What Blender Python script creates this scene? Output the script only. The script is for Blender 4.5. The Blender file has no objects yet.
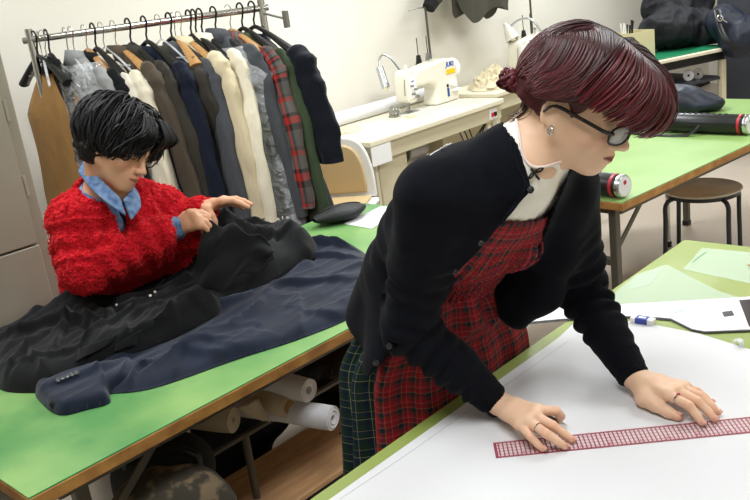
import bpy, math, random
import numpy as np
from mathutils import Vector, Matrix
random.seed(7)
PI = math.pi
SC = bpy.context.scene
COL = SC.collection

# ------------------------------------------------------------------ camera
FPX, CZ, PITCH, ROLL = 860.0, 1.6, math.radians(17.5), math.radians(-7.75)
_q = math.sqrt(.5)
_M = np.array([[_q, _q, 0], [-_q, _q, 0], [0, 0, 1]])
_cp, _sp, _c, _s = math.cos(PITCH), math.sin(PITCH), math.cos(ROLL), math.sin(ROLL)
_r0, _u0 = np.array([1, 0, 0.]), np.array([0, _sp, _cp])
RT, UP, FW = _M @ (_c * _r0 + _s * _u0), _M @ (-_s * _r0 + _c * _u0), _M @ np.array([0, _cp, -_sp])
OO = np.array([0, 0, CZ])
def ray(x, y): return (x - 375) * RT - (y - 250) * UP + FPX * FW
def atz(x, y, z): d = ray(x, y); return OO + d * (z - CZ) / d[2]
def atd(x, y, D): return OO + ray(x, y) / FPX * D
def aty(x, y, Y): d = ray(x, y); return OO + d * Y / d[1]
cam = bpy.data.cameras.new('camera'); cam.lens = 36 * FPX / 750; cam.sensor_width = 36
co = bpy.data.objects.new('camera', cam); COL.objects.link(co)
co.matrix_world = Matrix((( RT[0], UP[0], -FW[0], 0), (RT[1], UP[1], -FW[1], 0), (RT[2], UP[2], -FW[2], CZ), (0, 0, 0, 1)))
cam.clip_start = .05
SC.camera = co

# ------------------------------------------------------------------ objects
def props(o, label=None, cat=None, group=None, kind=None):
    if label: o['label'] = label
    if cat: o['category'] = cat
    if group: o['group'] = group
    if kind: o['kind'] = kind
    return o
def thing(name, label, cat, loc=(0, 0, 0), rz=0, group=None):
    o = bpy.data.objects.new(name, None); COL.objects.link(o)
    o.location = [float(v) for v in loc]; o.rotation_euler = (0, 0, rz); o.empty_display_size = .05
    return props(o, label, cat, group)
def copy_tree(o, parent=None):
    c = o.copy(); COL.objects.link(c)
    if parent is not None: c.parent = parent
    for ch in list(o.children): copy_tree(ch, c)
    return c
def _root(o):
    while o.parent is not None: o = o.parent
    return o
def w2l(P, th):
    r = _root(th); P = np.asarray(P, float) - np.array(r.location); a = -r.rotation_euler.z
    c, s = math.cos(a), math.sin(a)
    return np.stack([P[:, 0] * c - P[:, 1] * s, P[:, 0] * s + P[:, 1] * c, P[:, 2]], 1)

class MB:
    def __init__(s): s.v = []; s.f = []; s.uv = None
    def add(s, V, F):
        b = len(s.v); s.v += [tuple(map(float, p)) for p in V]; s.f += [tuple(i + b for i in f) for f in F]; return s
    def box(s, c, d, rz=0, rot=None):
        c = np.array(c, float); h = np.array(d, float) / 2
        P = np.array([[x, y, z] for x in (-1, 1) for y in (-1, 1) for z in (-1, 1)]) * h
        if rot is not None: P = P @ np.array(rot).T
        elif rz:
            a, b = math.cos(rz), math.sin(rz); P = P @ np.array([[a, b, 0], [-b, a, 0], [0, 0, 1]])
        return s.add(P + c, [(0, 1, 3, 2), (4, 6, 7, 5), (0, 4, 5, 1), (2, 3, 7, 6), (0, 2, 6, 4), (1, 5, 7, 3)])
    def bx(s, x0, x1, y0, y1, z0, z1): return s.box(((x0 + x1) / 2, (y0 + y1) / 2, (z0 + z1) / 2), (x1 - x0, y1 - y0, z1 - z0))
    def beam(s, p0, p1, w, h, up=(0, 0, 1)):
        p0 = np.array(p0, float); p1 = np.array(p1, float); d = p1 - p0; L = np.linalg.norm(d); d /= L
        u = np.array(up, float); x = np.cross(d, u)
        if np.linalg.norm(x) < 1e-4: x = np.cross(d, (1, 0, 0))
        x /= np.linalg.norm(x); u = np.cross(x, d)
        return s.box((p0 + p1) / 2, (w, L, h), rot=np.stack([x, d, u], 1))
    def tube(s, path, r, seg=12, cap=True, sq=None):
        P = np.array([list(map(float, p)) for p in path]); n = len(P)
        R = np.full(n, float(r)) if np.isscalar(r) else np.array(r, float)
        T = np.gradient(P, axis=0); T /= np.linalg.norm(T, axis=1)[:, None] + 1e-12
        u = np.cross(T[0], (0, 0, 1.)); 
        if np.linalg.norm(u) < 1e-3: u = np.cross(T[0], (1., 0, 0))
        V = []
        for i in range(n):
            u = u - T[i] * (u @ T[i]); u /= np.linalg.norm(u) + 1e-12; w = np.cross(T[i], u)
            for k in range(seg):
                a = 2 * PI * k / seg; kx, ky = (1, 1) if sq is None else sq
                V.append(P[i] + R[i] * (math.cos(a) * u * kx + math.sin(a) * w * ky))
        F = [(i * seg + k, i * seg + (k + 1) % seg, (i + 1) * seg + (k + 1) % seg, (i + 1) * seg + k) for i in range(n - 1) for k in range(seg)]
        if cap: F += [tuple(range(seg))[::-1], tuple((n - 1) * seg + k for k in range(seg))]
        return s.add(V, F)
    def cyl(s, p0, p1, r, r1=None, seg=24): return s.tube([p0, p1], [r, r if r1 is None else r1], seg)
    def lathe(s, prof, c=(0, 0, 0), seg=32, ax=(0, 0, 1)):
        ax = np.array(ax, float); ax /= np.linalg.norm(ax)
        u = np.cross(ax, (0, 0, 1.)) 
        if np.linalg.norm(u) < 1e-3: u = np.array((1., 0, 0))
        u /= np.linalg.norm(u); w = np.cross(ax, u); c = np.array(c, float)
        V = [c + ax * z + r * (math.cos(2 * PI * k / seg) * u + math.sin(2 * PI * k / seg) * w) for r, z in prof for k in range(seg)]
        n = len(prof)
        F = [(i * seg + k, i * seg + (k + 1) % seg, (i + 1) * seg + (k + 1) % seg, (i + 1) * seg + k) for i in range(n - 1) for k in range(seg)]
        if prof[0][0] > 1e-6: F.append(tuple(range(seg))[::-1])
        if prof[-1][0] > 1e-6: F.append(tuple((n - 1) * seg + k for k in range(seg)))
        return s.add(V, F)
    def prism(s, pts, z0, z1, fr=None):
        n = len(pts); V = [(x, y, z0) for x, y in pts] + [(x, y, z1) for x, y in pts]
        if fr is not None:
            o, a, b, c = [np.array(q, float) for q in fr]; V = [o + a * x + b * y + c * z for x, y, z in V]
        return s.add(V, [tuple(range(n))[::-1], tuple(range(n, 2 * n))] + [(i, (i + 1) % n, n + (i + 1) % n, n + i) for i in range(n)])
    def sphere(s, c, r, seg=20, rings=12, sc=(1, 1, 1)):
        c = np.array(c, float); V = []; 
        for i in range(1, rings):
            t = PI * i / rings
            for k in range(seg):
                a = 2 * PI * k / seg; V.append(c + r * np.array([math.sin(t) * math.cos(a) * sc[0], math.sin(t) * math.sin(a) * sc[1], math.cos(t) * sc[2]]))
        V.append(c + np.array([0, 0, r * sc[2]])); V.append(c - np.array([0, 0, r * sc[2]])); m = (rings - 1) * seg
        F = [(i * seg + k, (i + 1) * seg + k, (i + 1) * seg + (k + 1) % seg, i * seg + (k + 1) % seg) for i in range(rings - 2) for k in range(seg)]
        F += [(m, k, (k + 1) % seg) for k in range(seg)] + [(m + 1, (rings - 2) * seg + (k + 1) % seg, (rings - 2) * seg + k) for k in range(seg)]
        return s.add(V, F)
    def grid(s, G, close=False):
        n, m = len(G), len(G[0]); V = [p for r in G for p in r]
        F = [(i * m + k, i * m + (k + 1) % m, (i + 1) * m + (k + 1) % m, (i + 1) * m + k) for i in range(n - 1) for k in range(m if close else m - 1)]
        return s.add(V, F)

def obj(name, mb, mat, parent=None, world=False, smooth=30, bev=0, seg=2, uv=None, col=None, solid=0, sub=0, fix=True):
    """one mesh object; verts are thing-local unless world=True"""
    V, F = (mb.v, mb.f) if isinstance(mb, MB) else mb
    V = np.asarray(V, float)
    if world and parent is not None: V = w2l(V, parent)
    loc = None
    if parent is None:
        lo, hi = V.min(0), V.max(0); loc = np.array([(lo[0] + hi[0]) / 2, (lo[1] + hi[1]) / 2, lo[2]]); V = V - loc
    me = bpy.data.meshes.new(name); me.from_pydata(V.tolist(), [], F if isinstance(F, list) else F.tolist())
    if fix:
        import bmesh
        b = bmesh.new(); b.from_mesh(me); bmesh.ops.recalc_face_normals(b, faces=b.faces); b.to_mesh(me); b.free()
    if uv is not None:
        l = me.uv_layers.new(name='UVMap'); vi = np.zeros(len(me.loops), int); me.loops.foreach_get('vertex_index', vi)
        l.data.foreach_set('uv', np.asarray(uv, float)[vi].ravel())
    if col is not None:
        at = me.color_attributes.new('Col', 'FLOAT_COLOR', 'POINT'); c4 = np.ones((len(V), 4)); c4[:, :3] = col; at.data.foreach_set('color', c4.ravel())
    for m in (mat if isinstance(mat, (list, tuple)) else [mat]): me.materials.append(m)
    if smooth is not None:
        me.polygons.foreach_set('use_smooth', [True] * len(me.polygons))
        if smooth < 180: me.set_sharp_from_angle(angle=math.radians(smooth))
    o = bpy.data.objects.new(name, me); COL.objects.link(o)
    if loc is not None: o.location = [float(v) for v in loc]
    if parent is not None: o.parent = parent
    if bev:
        m = o.modifiers.new('bevel', 'BEVEL'); m.width = bev; m.segments = seg; m.limit_method = 'ANGLE'; m.angle_limit = math.radians(35); m.harden_normals = False
    if solid: m = o.modifiers.new('solid', 'SOLIDIFY'); m.thickness = solid; m.offset = 0
    if sub: m = o.modifiers.new('sub', 'SUBSURF'); m.levels = sub; m.render_levels = sub
    return o
def struct(name, mb, mat, **k): return props(obj(name, mb, mat, **k), kind='structure')
def text(s, size, fr, mat, name, parent, depth=.0006, shear=0, world=True, bold=0):
    """raised lettering; fr = (origin, right, up)"""
    cu = bpy.data.curves.new('t', 'FONT'); cu.body = s; cu.size = size; cu.extrude = depth; cu.align_x = 'CENTER'; cu.align_y = 'CENTER'; cu.shear = shear; cu.offset = bold; cu.resolution_u = 3
    t = bpy.data.objects.new('t', cu); COL.objects.link(t); bpy.context.view_layer.update()
    me = bpy.data.meshes.new_from_object(t.evaluated_get(bpy.context.evaluated_depsgraph_get()))
    bpy.data.objects.remove(t)
    V = np.array([v.co for v in me.vertices]); F = [tuple(p.vertices) for p in me.polygons]
    o, r, u = [np.array(q, float) for q in fr]; r /= np.linalg.norm(r); u /= np.linalg.norm(u); n = np.cross(r, u)
    V = o + V[:, :1] * r + V[:, 1:2] * u + V[:, 2:3] * n
    return obj(name, (V, F), mat, parent, world=world, smooth=None, fix=False)

# ------------------------------------------------------------------ materials
def nodes(name):
    m = bpy.data.materials.new(name); m.use_nodes = True; nt = m.node_tree; return m, nt, nt.nodes['Principled BSDF']
def lin(c):
    if isinstance(c, str): c = [int(c[i:i + 2], 16) / 255 for i in (0, 2, 4)]
    return tuple((x / 12.92 if x <= .04045 else ((x + .055) / 1.055) ** 2.4) for x in c) + (1,)
def N(nt, t, **k):
    n = nt.nodes.new(t)
    for a, b in k.items():
        if a.startswith('_'): setattr(n, a[1:], b)
        else: n.inputs[a.replace('__', ' ')].default_value = b
    return n
def mat(name, c, rough=.6, metal=0, c2=None, ns=8, nd=5, fac=(.35, .65), bump=0, bs=200, bd=.002, coat=0, sheen=0, alpha=None, spec=.5, trans=0, stretch=None, coord='Object', ior=1.45):
    m, nt, p = nodes(name); L = nt.links.new
    p.inputs['Base Color'].default_value = lin(c); p.inputs['Roughness'].default_value = rough; p.inputs['Metallic'].default_value = metal
    p.inputs['Specular IOR Level'].default_value = spec; p.inputs['IOR'].default_value = ior
    if coat: p.inputs['Coat Weight'].default_value = coat; p.inputs['Coat Roughness'].default_value = .08
    if sheen: p.inputs['Sheen Weight'].default_value = sheen; p.inputs['Sheen Roughness'].default_value = .5
    if alpha is not None: p.inputs['Alpha'].default_value = alpha
    if trans: p.inputs['Transmission Weight'].default_value = trans
    tc = N(nt, 'ShaderNodeTexCoord'); src = tc.outputs[coord]
    if stretch:
        mp = N(nt, 'ShaderNodeMapping', Scale=stretch); L(src, mp.inputs['Vector']); src = mp.outputs[0]
    if c2:
        n = N(nt, 'ShaderNodeTexNoise', Scale=ns, Detail=nd); L(src, n.inputs['Vector'])
        r = N(nt, 'ShaderNodeMapRange'); r.inputs[1].default_value, r.inputs[2].default_value = fac; L(n.outputs[0], r.inputs[0])
        x = N(nt, 'ShaderNodeMix', _data_type='RGBA'); x.inputs[6].default_value = lin(c); x.inputs[7].default_value = lin(c2)
        L(r.outputs[0], x.inputs[0]); L(x.outputs[2], p.inputs['Base Color'])
    if bump:
        n = N(nt, 'ShaderNodeTexNoise', Scale=bs, Detail=3); L(src, n.inputs['Vector'])
        b = N(nt, 'ShaderNodeBump', Strength=bump, Distance=bd); L(n.outputs[0], b.inputs['Height']); L(b.outputs[0], p.inputs['Normal'])
    return m

# ------------------------------------------------------------------ signed distance sculpting
class SDF:
    def __init__(s, lo, hi, h):
        s.lo = np.array(lo, float); s.h = h; s.n = np.ceil((np.array(hi) - s.lo) / h).astype(int) + 1
        s.f = np.full(s.n, .5, np.float32)
    def sub(s, lo, hi):
        a = np.clip(np.floor((np.array(lo) - s.lo) / s.h).astype(int), 0, s.n); b = np.clip(np.ceil((np.array(hi) - s.lo) / s.h).astype(int) + 1, 0, s.n)
        sl = tuple(slice(i, j) for i, j in zip(a, b))
        ax = [((np.arange(a[i], b[i]) * s.h + s.lo[i]).astype(np.float32)).reshape([-1 if k == i else 1 for k in range(3)]) for i in range(3)]
        return sl, ax
    def smin(s, sl, d, k):
        a = s.f[sl]
        if k <= 0: s.f[sl] = np.minimum(a, d); return
        h = np.clip(.5 + .5 * (a - d) / k, 0, 1); s.f[sl] = a * (1 - h) + d * h - k * h * (1 - h)
    def smax(s, sl, d, k):
        a = s.f[sl]; d = -d
        if k <= 0: s.f[sl] = np.maximum(a, d); return
        h = np.clip(.5 - .5 * (a - d) / k, 0, 1); s.f[sl] = a * (1 - h) + d * h + k * h * (1 - h)
    def cone(s, p, q, r0, r1, k=.01, cut=False):
        p = np.array(p, float); q = np.array(q, float); m = max(r0, r1) + max(k, .01) * 1.5 + s.h * 2
        sl, (X, Y, Z) = s.sub(np.minimum(p, q) - m, np.maximum(p, q) + m)
        d = q - p; L2 = max(d @ d, 1e-9)
        t = np.clip(((X - p[0]) * d[0] + (Y - p[1]) * d[1] + (Z - p[2]) * d[2]) / L2, 0, 1)
        D = np.sqrt((X - p[0] - t * d[0]) ** 2 + (Y - p[1] - t * d[1]) ** 2 + (Z - p[2] - t * d[2]) ** 2) - (r0 + (r1 - r0) * t)
        (s.smax if cut else s.smin)(sl, D, k); return s
    def chain(s, P, R, k=.01):
        for i in range(len(P) - 1): s.cone(P[i], P[i + 1], R[i], R[i + 1], k)
        return s
    def ell(s, c, r, B=None, k=.01, cut=False):
        """ellipsoid; B = 3x3 rows are local axes"""
        c = np.array(c, float); r = np.array(r, float); m = r.max() + max(k, .01) * 1.5 + s.h * 2
        sl, (X, Y, Z) = s.sub(c - m, c + m); X = X - c[0]; Y = Y - c[1]; Z = Z - c[2]
        if B is None: u, v, w = X, Y, Z
        else: u, v, w = [B[i][0] * X + B[i][1] * Y + B[i][2] * Z for i in range(3)]
        k0 = np.sqrt((u / r[0]) ** 2 + (v / r[1]) ** 2 + (w / r[2]) ** 2); k1 = np.sqrt((u / r[0] ** 2) ** 2 + (v / r[1] ** 2) ** 2 + (w / r[2] ** 2) ** 2) + 1e-6
        D = k0 * (k0 - 1) / k1
        (s.smax if cut else s.smin)(sl, D.astype(np.float32), k); return s
    def mesh(s):
        f = s.f; h = s.h; n = f.shape; ins = f < 0
        vid = -np.ones([k - 1 for k in n], np.int64)
        cnt = np.zeros(vid.shape, np.int8)
        for i in (0, 1):
            for j in (0, 1):
                for k in (0, 1): cnt += ins[i:n[0] - 1 + i, j:n[1] - 1 + j, k:n[2] - 1 + k]
        act = (cnt > 0) & (cnt < 8); idx = np.argwhere(act); vid[act] = np.arange(len(idx))
        acc = np.zeros((len(idx), 3)); num = np.zeros(len(idx))
        C = [(i, j, k) for i in (0, 1) for j in (0, 1) for k in (0, 1)]
        for a in C:
            for ax in range(3):
                if a[ax]: continue
                b = list(a); b[ax] = 1
                fa = f[idx[:, 0] + a[0], idx[:, 1] + a[1], idx[:, 2] + a[2]]; fb = f[idx[:, 0] + b[0], idx[:, 1] + b[1], idx[:, 2] + b[2]]
                m = (fa < 0) != (fb < 0); t = fa / np.where(m, fa - fb, 1)
                p = np.tile(np.array(a, float), (len(idx), 1)); p[:, ax] = t
                acc[m] += p[m]; num[m] += 1
        V = (idx + acc / num[:, None]) * h + s.lo
        Q = []
        for ax in range(3):
            u, v = (ax + 1) % 3, (ax + 2) % 3
            a = [slice(None)] * 3; b = [slice(None)] * 3; a[ax] = slice(0, -1); b[ax] = slice(1, None)
            fl = ins[tuple(a)] != ins[tuple(b)]; e = np.argwhere(fl)
            e = e[(e[:, u] > 0) & (e[:, v] > 0) & (e[:, u] < n[u] - 1) & (e[:, v] < n[v] - 1)]
            def g(du, dv):
                q = e.copy(); q[:, u] -= du; q[:, v] -= dv; return vid[q[:, 0], q[:, 1], q[:, 2]]
            q = np.stack([g(1, 1), g(0, 1), g(0, 0), g(1, 0)], 1)
            inv = ~ins[e[:, 0], e[:, 1], e[:, 2]]; q[inv] = q[inv][:, ::-1]; Q.append(q)
        return V, np.concatenate(Q)
def vnoise(P, sc, seed=0):
    """smooth value noise in numpy"""
    P = np.asarray(P, float) * sc + seed * 17.31; i = np.floor(P).astype(np.int64); f = P - i; f = f * f * (3 - 2 * f); o = 0
    for a in (0, 1):
        for b in (0, 1):
            for c in (0, 1):
                h = ((i[:, 0] + a) * 73856093) ^ ((i[:, 1] + b) * 19349663) ^ ((i[:, 2] + c) * 83492791)
                h = (h ^ (h >> 13)) * 1274126177; h = ((h ^ (h >> 16)) & 0xffff) / 65535.
                o = o + h * (f[:, 0] if a else 1 - f[:, 0]) * (f[:, 1] if b else 1 - f[:, 1]) * (f[:, 2] if c else 1 - f[:, 2])
    return o * 2 - 1
def unit(v): v = np.array(v, float); return v / np.linalg.norm(v)
def spline(P, n):
    P = np.array(P, float); m = len(P); t = np.linspace(0, m - 1, n); i = np.minimum(t.astype(int), m - 2); f = (t - i)[:, None]
    g = lambda k: P[np.clip(k, 0, m - 1)]
    a, b, c, d = g(i - 1), g(i), g(i + 1), g(i + 2)
    return .5 * (2 * b + (c - a) * f + (2 * a - 5 * b + 4 * c - d) * f ** 2 + (3 * b - a - 3 * c + d) * f ** 3)
# ------------------------------------------------------------------ shared materials
M = {}
M['wall'] = mat('wall_paint', 'e6e2d8', .7, c2='e0dccf', ns=1.2, bump=.06, bs=60)
M['ceil'] = mat('ceiling_paint', 'f0efe9', .8)
M['floor'] = mat('vinyl_floor', 'c2b6a8', .35, c2='b3a698', ns=1.5, fac=(.3, .7), spec=.4)
M['green1'] = mat('green_vinyl_mat', '4f8a4c', .42, c2='86ad66', ns=3.2, nd=12, fac=(.36, .64), coat=.12)
M['green2'] = mat('lime_vinyl_mat', '87994a', .5, c2='96a358', ns=4, nd=6, coat=.03)
M['green3'] = mat('pale_green_vinyl_mat', '84a65c', .4, c2='90b068', ns=4, nd=6, coat=.08)
M['green4'] = mat('dark_green_vinyl_mat', '1f7d55', .3, c2='2a8a60', ns=4, coat=.3)
M['matedge'] = mat('mat_cut_edge', '1d9a52', .4)
M['ply'] = mat('table_edge_wood', 'b98a48', .55, c2='8f6230', ns=14, nd=6, fac=(.3, .62))
M['board'] = mat('plywood', 'c49a70', .55, c2='ae855c', ns=9, nd=6, stretch=(1, 6, 6), bump=.05, bs=80)
M['legmetal'] = mat('grey_brown_steel', '5d5a50', .4, .5)
M['chrome'] = mat('chrome', 'd6d6d6', .15, 1)
M['steel'] = mat('dull_steel', '9b9b98', .35, .9)
M['black'] = mat('black_plastic', '101011', .35)
M['blackrub'] = mat('black_matte', '131314', .75)
M['cream'] = mat('cream_laminate', 'ece5cd', .35, c2='e6dec4', ns=3)
M['creamd'] = mat('beige_panel', 'cfc6a8', .5)
M['white'] = mat('white_plastic', 'f0f0ee', .35)
M['paper'] = mat('white_pattern_paper', 'dbdbde', .75, c2='d7d7da', ns=1.5)
M['locker'] = mat('grey_locker_paint', '989586', .45, c2='8f8c7d', ns=2.5, nd=6, bump=.03, bs=100)
M['darkcab'] = mat('charcoal_cabinet', '33363d', .6)
M['wood'] = mat('varnished_wood', 'b58a55', .4, c2='9c7040', ns=20, stretch=(1, 8, 8), coat=.2)

# ------------------------------------------------------------------ room shell
WY = 3.95
struct('floor', MB().bx(-2.2, 9.6, -1.6, 4.2, -.1, 0), M['floor'], smooth=None)
struct('ceiling', MB().bx(-2.2, 9.6, -1.6, 4.2, 2.7, 2.8), M['ceil'], smooth=None)
struct('wall_rear', MB().bx(-2.2, 9.6, WY, WY + .1, 0, 2.7), M['wall'], smooth=None)
struct('wall_left', MB().bx(-2.2, -2.1, -1.5, WY, 0, 2.7), M['wall'], smooth=None)
struct('wall_front', MB().bx(-2.2, 9.6, -1.6, -1.5, 0, 2.7), M['wall'], smooth=None)
struct('wall_right', MB().bx(9.5, 9.6, -1.5, WY, 0, 2.7), M['wall'], smooth=None)
struct('baseboard_rear', MB().bx(-2.1, 9.5, WY - .012, WY, 0, .07), M['blackrub'], smooth=None)

# ------------------------------------------------------------------ grey locker (left)
lk = thing('locker', 'tall grey steel locker at the left behind the seated person', 'locker', (.79, 3.16, 0))
obj('body', MB().bx(-1.1, .50, -.255, .25, .0, 2.05), M['locker'], lk, bev=.004)
def door(x0, x1, z0, z1):
    d = obj('door', MB().bx(x0, x1, -.275, -.257, z0, z1), M['locker'], lk, bev=.003)
    return d
for z0, z1 in ((.06, .865), (.873, 2.0)):
    door(-.19, .455, z0, z1); door(-.84, -.198, z0, z1)
for z in (.4, 1.04, 1.3, 1.75):
    obj('hinge', MB().cyl((.462, -.27, z), (.462, -.27, z + .07), .006, seg=10), M['locker'], lk)

# ------------------------------------------------------------------ folding work tables
def folding_table(name, label, x0, x1, y0, y1, z, gm, loc, rz=0, th=.03, legs=(.14, .14)):
    t = thing(name, label, 'table', loc, rz)
    top = obj('tabletop', MB().bx(x0, x1, y0, y1, z - th - .003, z - .003), M['ply'], t, bev=.003)
    cv = obj('green_mat', MB().bx(x0 + .002, x1 - .002, y0 + .002, y1 - .002, z - .003, z), [gm, M['matedge']], t, bev=.0008, seg=1)
    cv.data.polygons.foreach_set('material_index', [0 if abs(p.normal.z) > .5 else 1 for p in cv.data.polygons])
    zu = z - th - .003
    obj('apron_rail', MB().beam((x0 + .08, y0 + .07, zu - .02), (x1 - .08, y0 + .07, zu - .02), .025, .04), M['legmetal'], t, bev=.003)
    obj('apron_rail', MB().beam((x0 + .08, y1 - .07, zu - .02), (x1 - .08, y1 - .07, zu - .02), .025, .04), M['legmetal'], t, bev=.003)
    for xx, sg, off in ((x0, 1, legs[0]), (x1, -1, legs[1])):
        lx = xx + sg * off
        for yy in (y0 + .07, y1 - .07):
            l = obj('leg', MB().beam((lx, yy, zu - .001), (lx, yy, .012), .032, .032), M['legmetal'], t, bev=.004)
            obj('foot_cap', MB().beam((lx, yy, 0), (lx, yy, .03), .038, .038), M['black'], l, bev=.004)
        obj('crossbar', MB().beam((lx, y0 + .07, zu - .22), (lx, y1 - .07, zu - .22), .02, .03), M['legmetal'], t, bev=.003)
        obj('crossbar', MB().beam((lx, y0 + .07, zu - .015), (lx, y1 - .07, zu - .015), .02, .03), M['legmetal'], t, bev=.003)
        for yy in (y0 + .08, y1 - .08):
            obj('folding_brace', MB().beam((lx, yy, zu - .2), (lx + sg * .22, yy, zu - .02), .006, .02), M['legmetal'], t)
    return t
T1 = folding_table('folding_table', 'long green-topped folding table in front of the seated person, coats heaped on it', .53, 2.43, 1.576, 2.48, .72, M['green1'], (0, 0, 0), legs=(.13, .13))
T3 = folding_table('folding_table', 'pale green folding table behind the bending person, with black tubes on it', 0, 1.95, 0, .87, .72, M['green3'], (2.722, 1.45, 0), math.radians(-5.5), legs=(.05, .1))
T2 = folding_table('folding_table', 'yellow-green cutting table in the foreground covered by white paper', .45, 2.25, .1, 1.012, .78, M['green2'], (0, 0, 0), legs=(.1, .3))

# ------------------------------------------------------------------ round stools
def stool(loc, label, rz=0, z=.45, r=.18):
    t = thing('round_stool', label, 'stool', loc, rz, 'folding round stools')
    obj('seat', MB().lathe([(0, z - .012), (r - .01, z - .012), (r, z - .006), (r - .002, z), (r - .012, z + .004), (0, z + .001)], seg=40), M['seatm'], t)
    obj('seat_ring', MB().lathe([(r - .03, z - .03), (r - .012, z - .03), (r - .012, z - .012), (r - .03, z - .012)], seg=40), M['stleg'], t)
    for k in range(4):
        a = PI / 4 + k * PI / 2; c, s = math.cos(a), math.sin(a)
        P = spline([(c * .07, s * .07, z - .022), (c * .12, s * .12, z - .024), (c * (r + .012), s * (r + .012), z - .045), (c * (r + .02), s * (r + .02), z - .15), (c * (r + .03), s * (r + .03), .01)], 18)
        l = obj('leg', MB().tube(P, .011, 10), M['stleg'], t)
        obj('rubber_foot', MB().cyl((c * (r + .03), s * (r + .03), 0), (c * (r + .03), s * (r + .03), .03), .015), M['black'], l)
    return t
M['seatm'] = mat('pale_wood_seat', 'e6dfce', .25, c2='d8cfba', ns=6, nd=4, coat=.3)
M['stleg'] = mat('dark_grey_steel_tube', '3a3d40', .35, .6)
stool((3.90, 1.66, 0), 'round pale-seated stool with dark bent legs beside the pale green table', math.radians(12))

# ------------------------------------------------------------------ lamps (ceiling, above the frame) and world
def area(loc, sx, sy, e, c=(.95, .98, 1), rot=(0, 0, 0)):
    l = bpy.data.lights.new('ceiling_light', 'AREA'); l.shape = 'RECTANGLE'; l.size = sx; l.size_y = sy; l.energy = e; l.color = c
    o = bpy.data.objects.new('ceiling_light', l); COL.objects.link(o); o.location = loc; o.rotation_euler = rot; return o
for x, y in ((.6, .6), (3.2, .6), (.9, 2.7), (3.4, 2.7), (6.2, .8), (6.2, 2.9)):
    area((x, y, 2.66), 1.2, .5, 29 if x < 1 and y < 1 else (52 if x > 3 and y > 2 else 38))
w = bpy.data.worlds.new('world'); SC.world = w; w.use_nodes = True
w.node_tree.nodes['Background'].inputs[0].default_value = (1, 1, 1, 1); w.node_tree.nodes['Background'].inputs[1].default_value = .3
SC.view_settings.view_transform = 'Standard'; SC.view_settings.look = 'None'; SC.view_settings.gamma = 1; SC.view_settings.use_curve_mapping = False
SC.view_settings.exposure = 0
SC.cycles.max_bounces = 6; SC.cycles.transparent_max_bounces = 12
SC.cycles.use_denoising = True
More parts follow.
